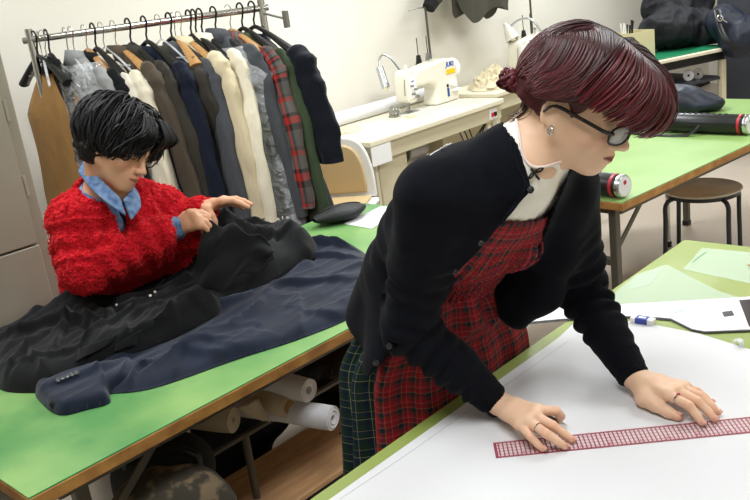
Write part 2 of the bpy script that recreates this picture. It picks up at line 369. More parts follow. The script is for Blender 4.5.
# ------------------------------------------------------------------ people: shared sculpting
def frame(fwd, up):
    f = unit(fwd); l = unit(np.cross(up, f)); return np.stack([f, l, np.cross(f, l)])      # rows: forward, left, up
def view_frame(px, py, yaw, pitch, roll=0):
    """head axes for a head seen at pixel px,py: yaw turns the face to the camera, pitch bows it"""
    w = -unit(ray(px, py)); r = unit(RT - (RT @ w) * w); u = np.cross(w, r)
    if u @ UP < 0: u = -u
    a, b, c = map(math.radians, (yaw, pitch, roll))
    f = math.cos(a) * (math.cos(b) * r - math.sin(b) * u) + math.sin(a) * w
    h = math.sin(b) * r + math.cos(b) * u; h = h + math.tan(c) * w
    h = unit(h - (h @ f) * f); return np.stack([f, np.cross(h, f), h])
class Head:
    def __init__(s, O, B, sc=1.0, jaw=1.0, nose=0): s.O = np.array(O, float); s.B = B; s.sc = sc; s.jaw = jaw; s.nose = nose
    def w(s, p):
        p = np.array(p, float)
        if p[2] < 0: p[2] *= s.jaw
        return s.O + s.sc * (p @ s.B)
    def loc(s, P):
        L = (np.asarray(P) - s.O) @ s.B.T / s.sc; L[:, 2] = np.where(L[:, 2] < 0, L[:, 2] / s.jaw, L[:, 2]); return L
    def ell(s, S, c, r, k=.012, cut=False, rot=None):
        B = s.B if rot is None else np.array(rot) @ s.B
        S.ell(s.w(c), np.array(r) * s.sc, B, k * s.sc, cut)
    def cone(s, S, p, q, r0, r1, k=.012, cut=False): S.cone(s.w(p), s.w(q), r0 * s.sc, r1 * s.sc, k * s.sc, cut)
    def sculpt(s, S, male=False, openeye=.3):
        E, C = (lambda *a, **k: s.ell(S, *a, **k)), (lambda *a, **k: s.cone(S, *a, **k))
        E((-.012, 0, .042), (.094, .074, .083)); E((.03, 0, .03), (.062, .062, .075), k=.02)
        E((.032, 0, -.02), (.055, .058, .075), k=.02)
        j = -.002 if male else 0
        for y in (1, -1):
            C((.012, y * (.052 + j), -.045), (.070, y * .018, -.098), .015, .012, k=.03)
            C((.012, y * (.054 + j), -.045), (.005, y * .062, -.005), .014, .012, k=.02)
            E((.062, y * .042, -.026), (.022, .020, .024), k=.022)
        E((.045, 0, -.06), (.043, .042, .042), k=.025); E((.079, 0, -.100), (.015, .018, .014), k=.02)
        E((.078, 0, -.062), (.024, .027, .028), k=.02)
        b = .003 if male else 0
        for y in (1, -1): C((.076, y * .042, .026), (.090 + b, y * .012, .022), .009, .009, k=.016)
        for y in (1, -1): E((.099, y * .033, .004), (.017, .019, .014), k=.014, cut=True)
        for y in (1, -1):
            E((.0745, y * .032, .004), (.0165, .0165, .0155), k=.003)
            C((.0865, y * .018, -.003), (.083, y * .045, -.003), .0028, .0026, k=.006)
            C((.0885, y * .020, .0115), (.083, y * .046, .009), .0035, .0030, k=.008)
        nz = s.nose; C((.089, 0, .016), (.114 - nz, 0, -.026), .0065, .0085, k=.014); E((.1155 - nz, 0, -.031), (.0105, .0115, .0085), k=.008)
        for y in (1, -1): E((.104, y * .0125, -.034), (.010, .0075, .0075), k=.006)
        for y in (1, -1):
            C((.102, 0, -.0585), (.093, y * .020, -.064), .0048, .0030, k=.006)
            C((.1005, 0, -.0705), (.092, y * .018, -.0665), .0058, .0030, k=.006)
        C((.1035, 0, -.0645), (.0945, .022, -.0652), .0014, .0010, k=.003, cut=True); C((.1035, 0, -.0645), (.0945, -.022, -.0652), .0014, .0010, k=.003, cut=True)
        for y in (1, -1):                                   # ears
            R = np.array([[.97, y * -.22, -.1], [y * .22, .97, 0], [.1, 0, .99]])
            E((-.006, y * .074, .002), (.017, .0055, .030), k=.006, rot=R)
            E((-.003, y * .0795, .005), (.0095, .0045, .018), k=.003, cut=True, rot=R)
            E((.004, y * .074, -.025), (.008, .0045, .009), k=.005)
            C((-.010, y * .080, .024), (-.019, y * .080, .004), .0032, .003, k=.003)
    def colors(s, V, skin, lip=(.55, .18, .17), brow=(.03, .022, .02), blush=None, nostril=True, lidline=True, browz=0):
        L = s.loc(V); x, y, z = L.T; ay = np.abs(y)
        def mixc(C, c, m): m = np.clip(m, 0, 1)[:, None]; return C * (1 - m) + np.array(c) * m
        C = np.tile(np.array(skin, float), (len(V), 1)); on = (x > .05) & (x < .14) & (z > -.12) & (z < .1)
        rr = ((ay - .045) / .022) ** 2 + ((z + .03) / .02) ** 2
        if blush is not None: C = mixc(C, blush, .5 * np.exp(-rr) * (x > .02))
        half = np.where(z > -.0648, .0085 - ay * .22, .0105 - ay * .35); dz = np.abs(z + .0648)
        C = mixc(C, lip, on * (x > .082) * (ay < .0235) * np.clip((half - dz) / .0022, 0, 1))
        C = mixc(C, np.array(lip) * .35, on * (x > .08) * (ay < .021) * np.clip((.0014 - np.abs(z + .065)) / .0008, 0, 1))
        bz = .030 + browz - .12 * np.clip(ay - .034, 0, 1) + .03 * np.clip(.034 - ay, 0, 1)
        C = mixc(C, brow, .8 * (x > .05) * (ay > .013) * (ay < .054) * np.clip((.0045 - np.abs(z - bz)) / .002, 0, 1))
        if lidline: C = mixc(C, brow, .85 * (x > .06) * (ay > .017) * (ay < .048) * np.clip((.0026 - np.abs(z - (-.0012 - 8 * (ay - .032) ** 2))) / .001, 0, 1))
        if nostril: C = mixc(C, np.array(skin) * .3, (x > .1) * np.exp(-(((ay - .0065) / .003) ** 2 + ((z + .0405) / .0022) ** 2 + ((x - .107) / .005) ** 2)))
        return C
def hand(S, wrist, kn, fingers, thumb, r=.0082, palm_r=.0125, down=None):
    """kn: 4 knuckles, fingers: per finger [pip, dip, tip]; thumb: [base, mp, ip, tip]"""
    wrist = np.array(wrist, float)
    for i, K in enumerate(kn):
        w0 = wrist + (np.array(K) - np.mean(kn, 0)) * .35
        S.cone(w0, K, palm_r * 1.05, palm_r * .86, .012)
    for i in range(3): S.cone(kn[i], kn[i + 1], palm_r * .85, palm_r * .85, .008); S.cone((np.array(kn[i]) + wrist) / 2, (np.array(kn[i + 1]) + wrist) / 2, palm_r, palm_r, .01)
    for i, (K, f) in enumerate(zip(kn, fingers)):
        q = [1, 1.03, .98, .86][i]; P = [K] + list(f); R = [r * 1.16 * q, r * 1.04 * q, r * .93 * q, r * .80 * q]
        for a in range(3): S.cone(P[a], P[a + 1], R[a], R[a + 1], .0025)
    R = [.0155, .0125, .0102, .0088]
    for a in range(3): S.cone(thumb[a], thumb[a + 1], R[a], R[a + 1], .006 if a else .012)
    S.cone(wrist, thumb[0], .016, .0155, .012)
def nail(mb, p, tip, r, n):
    """small nail plate near a fingertip; p -> tip is the last bone, n its back normal"""
    p = np.array(p, float); tip = np.array(tip, float); d = unit(tip - p); n = unit(n - (np.array(n) @ d) * d); s = np.cross(d, n)
    G = []
    for a in np.linspace(-.3, .75, 7):
        row = []
        for b in np.linspace(-1, 1, 7):
            w = .72 * (1 - .25 * max(0, a) ** 2); ang = b * w
            row.append(tip + d * r * (a - .02) + (s * math.sin(ang) + n * math.cos(ang)) * r * (1.06 - .18 * max(0, a) ** 2))
        G.append(row)
    mb.grid(G)
def torso(S, st, lat, k=.03, inf=0, n=16):
    """st: list of (centre, halfwidth, halfdepth); lat: lateral axis start/end"""
    P = spline([q[0] for q in st], n); W = np.interp(np.linspace(0, 1, n), np.linspace(0, 1, len(st)), [q[1] for q in st]) + inf
    Dp = np.interp(np.linspace(0, 1, n), np.linspace(0, 1, len(st)), [q[2] for q in st]) + inf
    T = np.gradient(P, axis=0)
    for i in range(n):
        t = unit(T[i]); l = unit(lat - (lat @ t) * t); f = np.cross(l, t)
        S.ell(P[i], (W[i], Dp[i], .055 + inf * .5), np.stack([l, f, t]), k)
    return P
def axis_uv(V, P, lat):
    """plaid coordinates: distance along a spine and arc length around it"""
    V = np.asarray(V); T = np.gradient(P, axis=0); seg = np.r_[0, np.cumsum(np.linalg.norm(np.diff(P, axis=0), axis=1))]
    D = np.linalg.norm(V[:, None] - P[None], axis=2); i = D.argmin(1)
    t = T[i] / np.linalg.norm(T[i], axis=1)[:, None]; d = V - P[i]; v = seg[i] + (d * t).sum(1)
    l = lat - (t @ lat)[:, None] * t; l /= np.linalg.norm(l, axis=1)[:, None]; f = np.cross(t, l)
    return np.arctan2((d * f).sum(1), (d * l).sum(1)) * .17, v
def vnorm(V, F):
    n = np.zeros_like(V); a, b, c, d = [V[F[:, i]] for i in range(4)]; fn = np.cross(c - a, d - b)
    for i in range(4): np.add.at(n, F[:, i], fn)
    return n / (np.linalg.norm(n, axis=1)[:, None] + 1e-12)
def seg_t(V, p, q):
    p = np.array(p, float); d = np.array(q, float) - p; return ((V - p) @ d) / (d @ d), np.linalg.norm(d)
def drop(V, F, keep):
    m = keep[F].all(1); F = F[m]; u = np.unique(F); r = -np.ones(len(V), int); r[u] = np.arange(len(u)); return V[u], r[F], u

def vcol_mat(name, rough=.5, bump=0, bs=300, bd=.001, sss=0, spec=.4, sheen=0, var=0, vs=150):
    m, nt, p = nodes(name); a = N(nt, 'ShaderNodeVertexColor', _layer_name='Col'); L = nt.links.new
    src = a.outputs[0]
    if var:
        n = N(nt, 'ShaderNodeTexNoise', Scale=vs, Detail=3); r = N(nt, 'ShaderNodeMapRange'); r.inputs[3].default_value, r.inputs[4].default_value = 1 - var, 1 + var; L(n.outputs[0], r.inputs[0])
        x = N(nt, 'ShaderNodeVectorMath', _operation='MULTIPLY'); L(src, x.inputs[0]); L(r.outputs[0], x.inputs[1]); src = x.outputs[0]
    L(src, p.inputs['Base Color']); p.inputs['Roughness'].default_value = rough; p.inputs['Specular IOR Level'].default_value = spec
    if sss: p.inputs['Subsurface Weight'].default_value = sss; p.inputs['Subsurface Radius'].default_value = (1, .35, .2); p.inputs['Subsurface Scale'].default_value = .006
    if sheen: p.inputs['Sheen Weight'].default_value = sheen
    if bump:
        n = N(nt, 'ShaderNodeTexNoise', Scale=bs, Detail=2); b = N(nt, 'ShaderNodeBump', Strength=bump, Distance=bd); L(n.outputs[0], b.inputs['Height']); L(b.outputs[0], p.inputs['Normal'])
    return m
M['skin'] = vcol_mat('skin', .48, .12, 500, .0006, sss=.12, spec=.35)
M['hair'] = vcol_mat('hair', .42, 0, spec=.4, var=.25, vs=90)
SKIN_F = lin('e8c0a2')[:3]; SKIN_M = lin('dda888')[:3]

def tartan(name, sett, scale, side=None, u_split=None):
    """sett: list of (position, hex) constant bands used for warp and weft"""
    m, nt, p = nodes(name); L = nt.links.new; uv = N(nt, 'ShaderNodeUVMap'); sp = N(nt, 'ShaderNodeSeparateXYZ'); L(uv.outputs[0], sp.inputs[0])
    def weave(st, sc):
        o = []
        for ax in (0, 1):
            a = N(nt, 'ShaderNodeMath', _operation='MULTIPLY'); a.inputs[1].default_value = sc; L(sp.outputs[ax], a.inputs[0])
            f = N(nt, 'ShaderNodeMath', _operation='FRACT'); L(a.outputs[0], f.inputs[0])
            r = N(nt, 'ShaderNodeValToRGB'); r.color_ramp.interpolation = 'CONSTANT'; e = r.color_ramp.elements
            e[0].position, e[0].color = st[0][0], lin(st[0][1]); e[1].position, e[1].color = st[1][0], lin(st[1][1])
            for q, c in st[2:]: k = e.new(q); k.color = lin(c)
            L(f.outputs[0], r.inputs[0]); o.append(r.outputs[0])
        x = N(nt, 'ShaderNodeMix', _data_type='RGBA'); x.inputs[0].default_value = .5; L(o[0], x.inputs[6]); L(o[1], x.inputs[7]); return x.outputs[2]
    c = weave(sett, scale)
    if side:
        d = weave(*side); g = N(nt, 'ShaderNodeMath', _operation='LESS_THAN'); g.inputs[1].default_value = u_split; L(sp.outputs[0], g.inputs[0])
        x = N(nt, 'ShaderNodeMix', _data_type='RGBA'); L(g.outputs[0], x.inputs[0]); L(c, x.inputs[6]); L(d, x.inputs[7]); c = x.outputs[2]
    L(c, p.inputs['Base Color']); p.inputs['Roughness'].default_value = .85; p.inputs['Specular IOR Level'].default_value = .15
    n = N(nt, 'ShaderNodeTexNoise', Scale=400); b = N(nt, 'ShaderNodeBump', Strength=.2, Distance=.001); L(n.outputs[0], b.inputs['Height']); L(b.outputs[0], p.inputs['Normal'])
    return m
# ------------------------------------------------------------------ the person bending over the cutting table
WL = (1.22, 1.15, 0)
wo = thing('person', 'person with dark red hair in black cardigan and red plaid dress, bending over white paper', 'person', WL)
TT = .78
lat = unit(np.array([1, -.28, -.12]))
pel, wai, che, nck = np.array([1.285, 1.15, .90]), np.array([1.255, 1.085, 1.02]), np.array([1.225, .975, 1.145]), np.array([1.215, .855, 1.245])
shR, shL = np.array([1.085, .93, 1.235]), np.array([1.375, .845, 1.185])
elR, wrR = np.array([1.078, 1.015, .975]), atz(496, 402, .812)
elL, wrL = np.array([1.455, .875, .935]), atz(634, 377, .812)
HB = view_frame(585, 100, 14, 24, 15)
HO = atd(556, 112, 1.42) - HB[1] * -.0 ; 
# the near ear is on the right side: head origin lies .074 to its left
HO = atd(554, 113, 1.39) + HB[1] * .074 * .97
hd = Head(HO, HB, .955, jaw=.79, nose=.001)
S = SDF((.9, .50, 0), (1.62, 1.36, 1.53), .003)
hd.sculpt(S)
nb = nck + np.array([0, -.012, .02])
S.cone(hd.w((-.025, 0, -.035)), nb, .050, .052, .02); S.cone(hd.w((.0, 0, -.06)), nb + (0, -.03, -.005), .040, .046, .02)
S.cone(nb, shR + (0.02, 0, .0), .045, .04, .04); S.cone(nb, shL + (-.02, 0, 0), .045, .04, .04)
ST = [(pel + (0, 0, -.06), .155, .115), (pel, .16, .115), (wai, .125, .09), (che, .15, .10), (nck + (0, .03, -.035), .12, .075)]
SP = torso(S, ST, lat, inf=-.014)
for sgn in (-1, 1): S.ell(che + lat * .065 * sgn + (0, -.055, -.02), (.045, .035, .045), None, .03)
for a, b, c in ((shR, elR, wrR), (shL, elL, wrL)):
    S.cone(a, b, .040, .033, .02); S.cone(b, b * .6 + c * .4, .033, .032, .01); S.cone(b * .6 + c * .4, c, .032, .022, .01)
def table_pts(L): return [atz(x, y, TT + z) for x, y, z in L]
# right hand (holds the pen)
knR = table_pts([(537, 410, .048), (535, 416, .045), (528, 421, .040), (519.5, 424, .034)])
fgR = [table_pts([(556, 411, .046), (561, 416, .03), (559, 421, .016)]),
       table_pts([(552.5, 425.5, .036), (563.5, 433.5, .020), (572, 440, .0085)]),
       table_pts([(546, 433.5, .034), (557, 441, .020), (565, 446.5, .0085)]),
       table_pts([(530, 436.5, .028), (537, 443.5, .016), (542.5, 449, .008)])]
thR = table_pts([(513, 408, .022), (530, 411, .018), (544, 415, .018), (556, 419.5, .014)])
hand(S, wrR, knR, fgR, thR)
# left hand (steadies the ruler)
knL = table_pts([(669, 395, .036), (677, 391, .037), (682, 388.5, .033), (685, 387, .028)])
fgL = [table_pts([(689, 405.5, .032), (697, 415.5, .018), (702, 423, .0085)]),
       table_pts([(698, 401.5, .032), (708, 411.5, .018), (714.5, 419, .0085)]),
       table_pts([(700, 396, .030), (711, 405.5, .018), (718, 412.5, .0085)]),
       table_pts([(697, 391, .024), (705, 397, .015), (711, 402.5, .008)])]
thL = table_pts([(645, 398, .020), (655, 405, .016), (667, 411.5, .013), (678, 416.5, .009)])
hand(S, wrL, knL, fgL, thL)
for x in (-.085, .085):                                    # legs and feet under the skirt
    h = pel + (x, 0, -.03); kn_ = np.array([pel[0] + x, 1.19, .47]); an = np.array([pel[0] + x, 1.22, .08])
    S.cone(h, kn_, .078, .052, .03); S.cone(kn_, kn_ * .65 + an * .35, .05, .05, .02); S.cone(kn_ * .65 + an * .35, an, .05, .032, .02)
    S.cone(an, an + (0, -.10, -.045), .032, .024, .02); S.cone(an + (0, .02, -.045), an + (0, -.17, -.052), .028, .022, .02)
V, F = S.mesh(); V[:, 2] = np.maximum(V[:, 2], 0)
C = hd.colors(V, SKIN_F, lip=lin('8a2c36')[:3], blush=lin('e09a84')[:3])
hz = np.exp(-((V[:, None, :] - np.array([p for f in fgR + fgL for p in f[:3:2]] + [thR[3], thL[3]])[None]) ** 2).sum(2).min(1) / .012 ** 2)[:, None] if False else None
mk = V[:, 2] < TT + .06
tips = np.array([f[2] for f in fgR + fgL] + [thR[3], thL[3]] + [f[0] for f in fgR + fgL]); d2 = ((V[mk][:, None] - tips[None]) ** 2).sum(2).min(1)
g = .45 * np.exp(-d2 / .011 ** 2)[:, None]; C[mk] = C[mk] * (1 - g) + np.array(lin('d98c74')[:3]) * g
BV, BF = V, F; obj('body', (V, F), M['skin'], wo, world=True, smooth=180, col=C, fix=False)
M['nail'] = mat('fingernail', 'e0a898', .25)
for a, b, r, n in [(f[1], f[2], .0074, (0, 0, 1)) for f in fgL + fgR[1:]] + [(thL[2], thL[3], .0088, (.2, -.3, 1))]:
    nl = MB(); nail(nl, a, b, r, n); obj('fingernail', nl, M['nail'], wo, world=True, smooth=60, solid=.0004)

# white shirt
S = SDF((1.0, .7, .95), (1.5, 1.2, 1.36), .004)
torso(S, ST, lat, inf=-.006); S.cone(nb + (0, .0, -.03), nb + (0, 0.0, .0), .066, .0575, .03); S.cone(nb + (0, -.01, -.01), shR, .043, .040, .04); S.cone(nb + (0, -.01, -.01), shL, .043, .040, .04)
for sgn in (-1, 1): S.ell(che + lat * .065 * sgn + (0, -.055, -.02), (.052, .042, .052), None, .035)
nax = unit(hd.w((0, 0, -.05)) - nb)
S.cone(nb - nax * .01, nb + nax * .042, .068, .0635, .012); 
def thru(a, b, keep_pt):
    """plane through the line of sight of two pixels, normal pointing towards keep_pt"""
    pa, pb_ = atd(*a, 1.4), atd(*b, 1.4); n = unit(np.cross(pb_ - pa, OO - pa)); kp = atd(*keep_pt, 1.4); return (pa, n if n @ (kp - pa) > 0 else -n)
sl, (X, Y, Z) = S.sub(S.lo, S.lo + S.n * S.h)
cutn = None
for p_, n_ in (thru((517, 110), (521, 150), (545, 130)), thru((518, 150), (530, 166), (545, 130)), thru((528, 166), (562, 162), (545, 130))):
    d_ = n_[0] * (X - p_[0]) + n_[1] * (Y - p_[1]) + n_[2] * (Z - p_[2]); cutn = d_ if cutn is None else np.minimum(cutn, d_)
S.f[:] = np.maximum(S.f, cutn)
V, F = S.mesh(); V = V + vnorm(V, F) * (.0022 * np.clip((1.2 - V[:, 2]) / .03, 0, 1) * np.sin(V[:, 0] * 160 + vnoise(V, 12) * 3) * (np.clip(vnoise(V, 9, 3) + .5, 0, 1)))[:, None]
M['shirt'] = mat('white_cotton', 'f2ede2', .8, bump=.2, bs=120, bd=.002)
sh = obj('shirt', (V, F), M['shirt'], wo, world=True, smooth=180, fix=False)
bowc = atd(534, 171, 1.335)
# dress: bodice + gathered skirt
red = [(0, 'a01a2c'), (.16, '20352c'), (.22, 'a01a2c'), (.30, '20352c'), (.44, '1c2440'), (.53, '20352c'), (.60, 'a89a70'), (.62, '951a2a'), (.80, '20352c'), (.84, '951a2a'), (.95, 'a89a70'), (.965, 'a01a2c')]
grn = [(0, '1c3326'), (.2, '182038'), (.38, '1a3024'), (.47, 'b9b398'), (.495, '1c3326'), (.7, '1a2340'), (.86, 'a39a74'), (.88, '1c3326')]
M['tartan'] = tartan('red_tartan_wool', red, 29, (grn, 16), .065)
S = SDF((1.0, .74, .9), (1.5, 1.3, 1.3), .004)
torso(S, ST, lat, inf=.006); 
for sgn in (-1, 1): S.ell(che + lat * .06 * sgn + (0, -.058, -.03), (.058, .048, .06), None, .04)
fr = np.array([0, -1, -.35])
S.ell(wai + (.045, -.062, .045), (.125, .050, .06), None, .05)
V, F = S.mesh(); U, W_ = axis_uv(V, SP, lat)
amp = .0045 * np.clip((1.14 - V[:, 2]) / .05, .3, 1.2)
V = V + vnorm(V, F) * (amp * np.sin(U * 330 + vnoise(V, 14) * 2.2))[:, None]
nt_ = np.array([0, -.35, 1.]); keep = (V - (che + (0, -.1, .045))) @ unit(np.array([.12, -.45, .9])) < 0
keep &= V[:, 2] > .93
V, F, u = drop(V, F, keep)
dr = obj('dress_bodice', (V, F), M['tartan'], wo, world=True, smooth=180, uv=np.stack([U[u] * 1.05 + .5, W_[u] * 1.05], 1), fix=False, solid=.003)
def skirt(a, t):
    """a angle (0 = +X side), t 0 waist .. 1 hem"""
    z = 1.015 - t * .80; e = min(1, t / .28); e = e * e * (3 - 2 * e)
    rx = .125 + .085 * e + .07 * t; ry = .10 + .055 * e + .045 * t
    g = .006 * (1 - e) + .019 * e ** .5 * (.4 + t)
    fo = math.sin(a * 13 + 1.2 * math.sin(a * 2 + 1) + 2 * t) + .5 * math.sin(a * 7 + 2.2)
    cx, cy = wai[0] + .055 * e, wai[1] + .0 + .075 * e
    x = cx + (rx + g * fo) * math.cos(a); y = cy + (ry + g * fo) * math.sin(a)
    if z < .86: y = max(y, 1.024 + .004 * (fo + 1.5))
    else:
        y = max(y, 1.024 + .004 * (fo + 1.5) - (z - .86) * .9)
    return (x, y, z)
na, ntt = 260, 60
G = [[skirt(2 * PI * i / na - PI / 2 + PI, j / ntt) for i in range(na)] for j in range(ntt + 1)]
UVs = [[(((i / na - .5) * 2 * PI) * .24 * .55 + .5, -j / ntt * .84) for i in range(na)] for j in range(ntt + 1)]
# angle 0 of the UV lies at the front (-Y): left part of the picture gets the green cloth
mbk = MB().grid(G, close=True)
ang = np.array([(2 * PI * i / na - PI / 2 + PI) for j in range(ntt + 1) for i in range(na)])
aa = (ang - 1.5 * PI + PI) % (2 * PI) - PI                 # 0 at -Y front, negative towards -X
uu = aa * .21; vv = np.array([j / ntt * .84 for j in range(ntt + 1) for i in range(na)])
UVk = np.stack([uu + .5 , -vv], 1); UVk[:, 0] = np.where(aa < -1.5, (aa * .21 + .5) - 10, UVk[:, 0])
M['tartan_skirt'] = tartan('red_and_green_tartan_wool', red, 29, (grn, 22), -1)
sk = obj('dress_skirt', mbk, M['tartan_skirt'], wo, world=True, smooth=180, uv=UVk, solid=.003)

# black cardigan
S = SDF((.92, .68, .78), (1.62, 1.36, 1.36), .004)
STc = [(pel + (.0, .0, -.02), .175, .115), (pel + (0, .0, .03), .168, .115), (wai + (0, .0, 0), .155, .108), (che + (0, .0, 0), .158, .108), (nck + (0, .03, -.03), .14, .085)]
torso(S, STc, lat, inf=.006)
S.cone(nb + (0, .0, -.035), nb + (0, 0.0, .0), .078, .062, .03)
S.cone((1.135, 1.08, .97), (1.09, 1.085, .87), .055, .060, .05); S.cone(nb, shR, .052, .052, .05); S.cone(nb, shL, .052, .050, .05)
for sgn in (-1, 1): S.ell(che + lat * .065 * sgn + (0, -.055, -.02), (.066, .056, .064), None, .035)
# opening: wedge between the near button band and the far front edge
bA, bB = atd(531, 190, 1.33), atd(378, 366, 1.60); bC = atd(509, 108, 1.40); axp = (nck + wai) / 2 + np.array([0, .04, 0])
n1 = unit(np.cross(bB - bA, OO - (bA + bB) / 2)); 
if n1 @ (shL - shR) < 0: n1 = -n1
nb_ = unit(np.cross(bC - bA, OO - bA)); nb_ = nb_ if nb_ @ (shL - shR) > 0 else -nb_
cA, cB = atd(563, 186, 1.50), atd(514, 306, 1.66)
n2 = unit(np.cross(cB - cA, OO - (cA + cB) / 2)); n3 = unit(np.cross(wai - nck, lat)); n3 = n3 if n3[1] < 0 else -n3; p3 = (nck + wai) / 2 + n3 * .0
if n2 @ (shR - shL) < 0: n2 = -n2
sl, (X, Y, Z) = S.sub(S.lo, S.lo + S.n * S.h)
w1 = n1[0] * (X - bA[0]) + n1[1] * (Y - bA[1]) + n1[2] * (Z - bA[2]); w1 = np.maximum(w1, nb_[0] * (X - bA[0]) + nb_[1] * (Y - bA[1]) + nb_[2] * (Z - bA[2])); w2 = n2[0] * (X - cA[0]) + n2[1] * (Y - cA[1]) + n2[2] * (Z - cA[2])
wedge = np.minimum(np.minimum(w1, w2), n3[0] * (X - p3[0]) + n3[1] * (Y - p3[1]) + n3[2] * (Z - p3[2])); S.f[:] = np.maximum(S.f, np.minimum(wedge, 1))
S.f[:] = np.maximum(S.f, .84 - Z + .52 * (Y - 1.06) + 0 * X)
S.cone(nb + nax * .022, nb + nax * .2, .068, .10, .004, cut=True)
# hanging far front panel
q = [atd(566, 205, 1.60), atd(556, 250, 1.66), atd(541, 290, 1.70), atd(520, 318, 1.73)]
for a in range(3): S.cone(q[a], q[a + 1], [.045, .042, .040, .022][a], [.045, .042, .040, .022][a + 1], .03)
S.cone(atd(535, 250, 1.70), atd(512, 310, 1.75), .04, .03, .03); S.cone(atd(547, 240, 1.70), atd(515, 288, 1.74), .040, .034, .03)
for a, b, c in ((shR, elR, wrR), (shL, elL, wrL)):
    cu = b + (c - b) * .93
    S.cone(a, b, .057, .050, .03); S.cone(b, b * .45 + cu * .55, .050, .044, .02); S.cone(b * .45 + cu * .55, cu, .044, .0335, .01)
    d = unit(c - b); S.cone(cu + d * .0, cu + d * .1, .0295, .0295, .0, cut=True) if False else None
V, F = S.mesh(); nV = vnorm(V, F)
disp = .003 * vnoise(V, 22, 5)
for a, b, c, s0 in ((shR, elR, wrR, 0), (shL, elL, wrL, 4)):
    t, L1 = seg_t(V, a, b); d1 = np.linalg.norm(V - (a + np.clip(t, 0, 1)[:, None] * (b - a)), axis=1)
    t2, L2 = seg_t(V, b, c); d2 = np.linalg.norm(V - (b + np.clip(t2, 0, 1)[:, None] * (c - b)), axis=1)
    m1 = (d1 < .075) & (d1 <= d2) & (t > .25); m2 = (d2 < .07) & (d2 < d1)
    ph = vnoise(V, 9, s0) * 2.6 + vnoise(V, 25, s0 + 1)
    disp += np.where(m1, .0042 * np.clip(.7 + 1.5 * vnoise(V, 14, 9), 0, 1.4) * np.clip((t - .25) * 2, 0, 1) * np.sin(t * L1 * 170 + ph), 0)
    rib = np.clip((t2 - .78) / .02, 0, 1) * (t2 < .98)
    ax = unit(c - b); e1 = unit(np.cross(ax, (0, 0, 1))); e2 = np.cross(ax, e1); an_ = np.arctan2((V - b) @ e2, (V - b) @ e1)
    disp += np.where(m2, (1 - rib) * .0038 * np.clip(.7 + 1.5 * vnoise(V, 14, 9), 0, 1.4) * np.sin(t2 * L2 * 190 + ph) + rib * .0012 * np.sin(an_ * 34) - .001 * rib, 0)
bk = (V[:, 2] > .84) & (np.abs((V - pel) @ lat) < .25)
disp += .006 * np.exp(-((V - wai) ** 2).sum(1) / .2 ** 2) * np.sin(((V - wai) @ unit((.5, .3, -1))) * 60 + vnoise(V, 7, 8) * 3)
V = V + nV * disp[:, None]
M['knit'] = mat('black_fine_knit', '0d0e15', .88, bump=.35, bs=500, bd=.001, sheen=.03, spec=.1, c2='101118', ns=40)
ca = obj('cardigan', (V, F), M['knit'], wo, world=True, smooth=180, fix=False)
# finds where a ray meets the cardigan so buttons sit on it
from mathutils.bvhtree import BVHTree
def hit(o_list, x, y, lift=0, fallback=1.4):
    best = None; d = unit(ray(x, y))
    for b in o_list:
        r = b.ray_cast(Vector(OO), Vector(d))
        if r[0] is not None and (best is None or r[3] < best[1]): best = (np.array(r[0]), r[3], np.array(r[1]))
    if best is None: return OO + d * fallback, -d
    n = best[2] if best[2] @ d < 0 else -best[2]; return best[0] + n * lift, n
_m = [dr.data, sk.data]; bvD = BVHTree.FromPolygons([tuple(np.array(v.co) + np.array(WL)) for m_ in _m for v in m_.vertices], [tuple(i + o_ for i in q_.vertices) for m_, o_ in ((_m[0], 0), (_m[1], len(_m[0].vertices))) for q_ in m_.polygons])
bvC = BVHTree.FromPolygons([tuple(v) for v in V], [tuple(int(i) for i in f) for f in F])
M['button'] = mat('dark_horn_button', '3c3f42', .25, c2='222426', ns=90)
for x, y in ((526.5, 189.5), (508, 214), (489.5, 242), (470, 271), (386.5, 346), (374, 363)):
    for xx in np.arange(x + 8, x - 16, -1.):
        (pc_, nc_), (pd_, nd_) = hit([bvC], xx, y, .001), hit([bvD], xx, y, 0, 9.)
        if np.linalg.norm(pc_ - OO) < np.linalg.norm(pd_ - OO) - .001 and abs(nc_ @ ray(xx, y)) / FPX > .25: break
    p, n = hit([bvC], xx - 4.5, y, .001); b = MB().lathe([(0, .0005), (.0035, .0008), (.0045, .0025), (.0060, .0028), (.0066, .001), (.0066, -.001)], p, 16, n)
    obj('button', b, M['button'], ca, world=True)
# white label threads on the shoulder
M['thread'] = mat('white_thread', 'e8e8e8', .7)
lp = [hit([bvC], x, y, .0012)[0] for x, y in ((430, 156), (436, 152), (442, 149), (447, 145), (451, 143.5))]
obj('neck_label_stitches', MB().tube(spline(lp, 12), [.0009] * 5 + [.0018] * 4 + [.0009] * 3, 6), M['thread'], ca, world=True)
def piping(pts, r, m, name, par, bvs, lift, n=40):
    P = spline([hit(bvs, x, y, lift, 1.35)[0] for x, y in pts], n); return obj(name, MB().tube(P, r, 8, sq=(1, .7)), m, par, world=True, smooth=180)
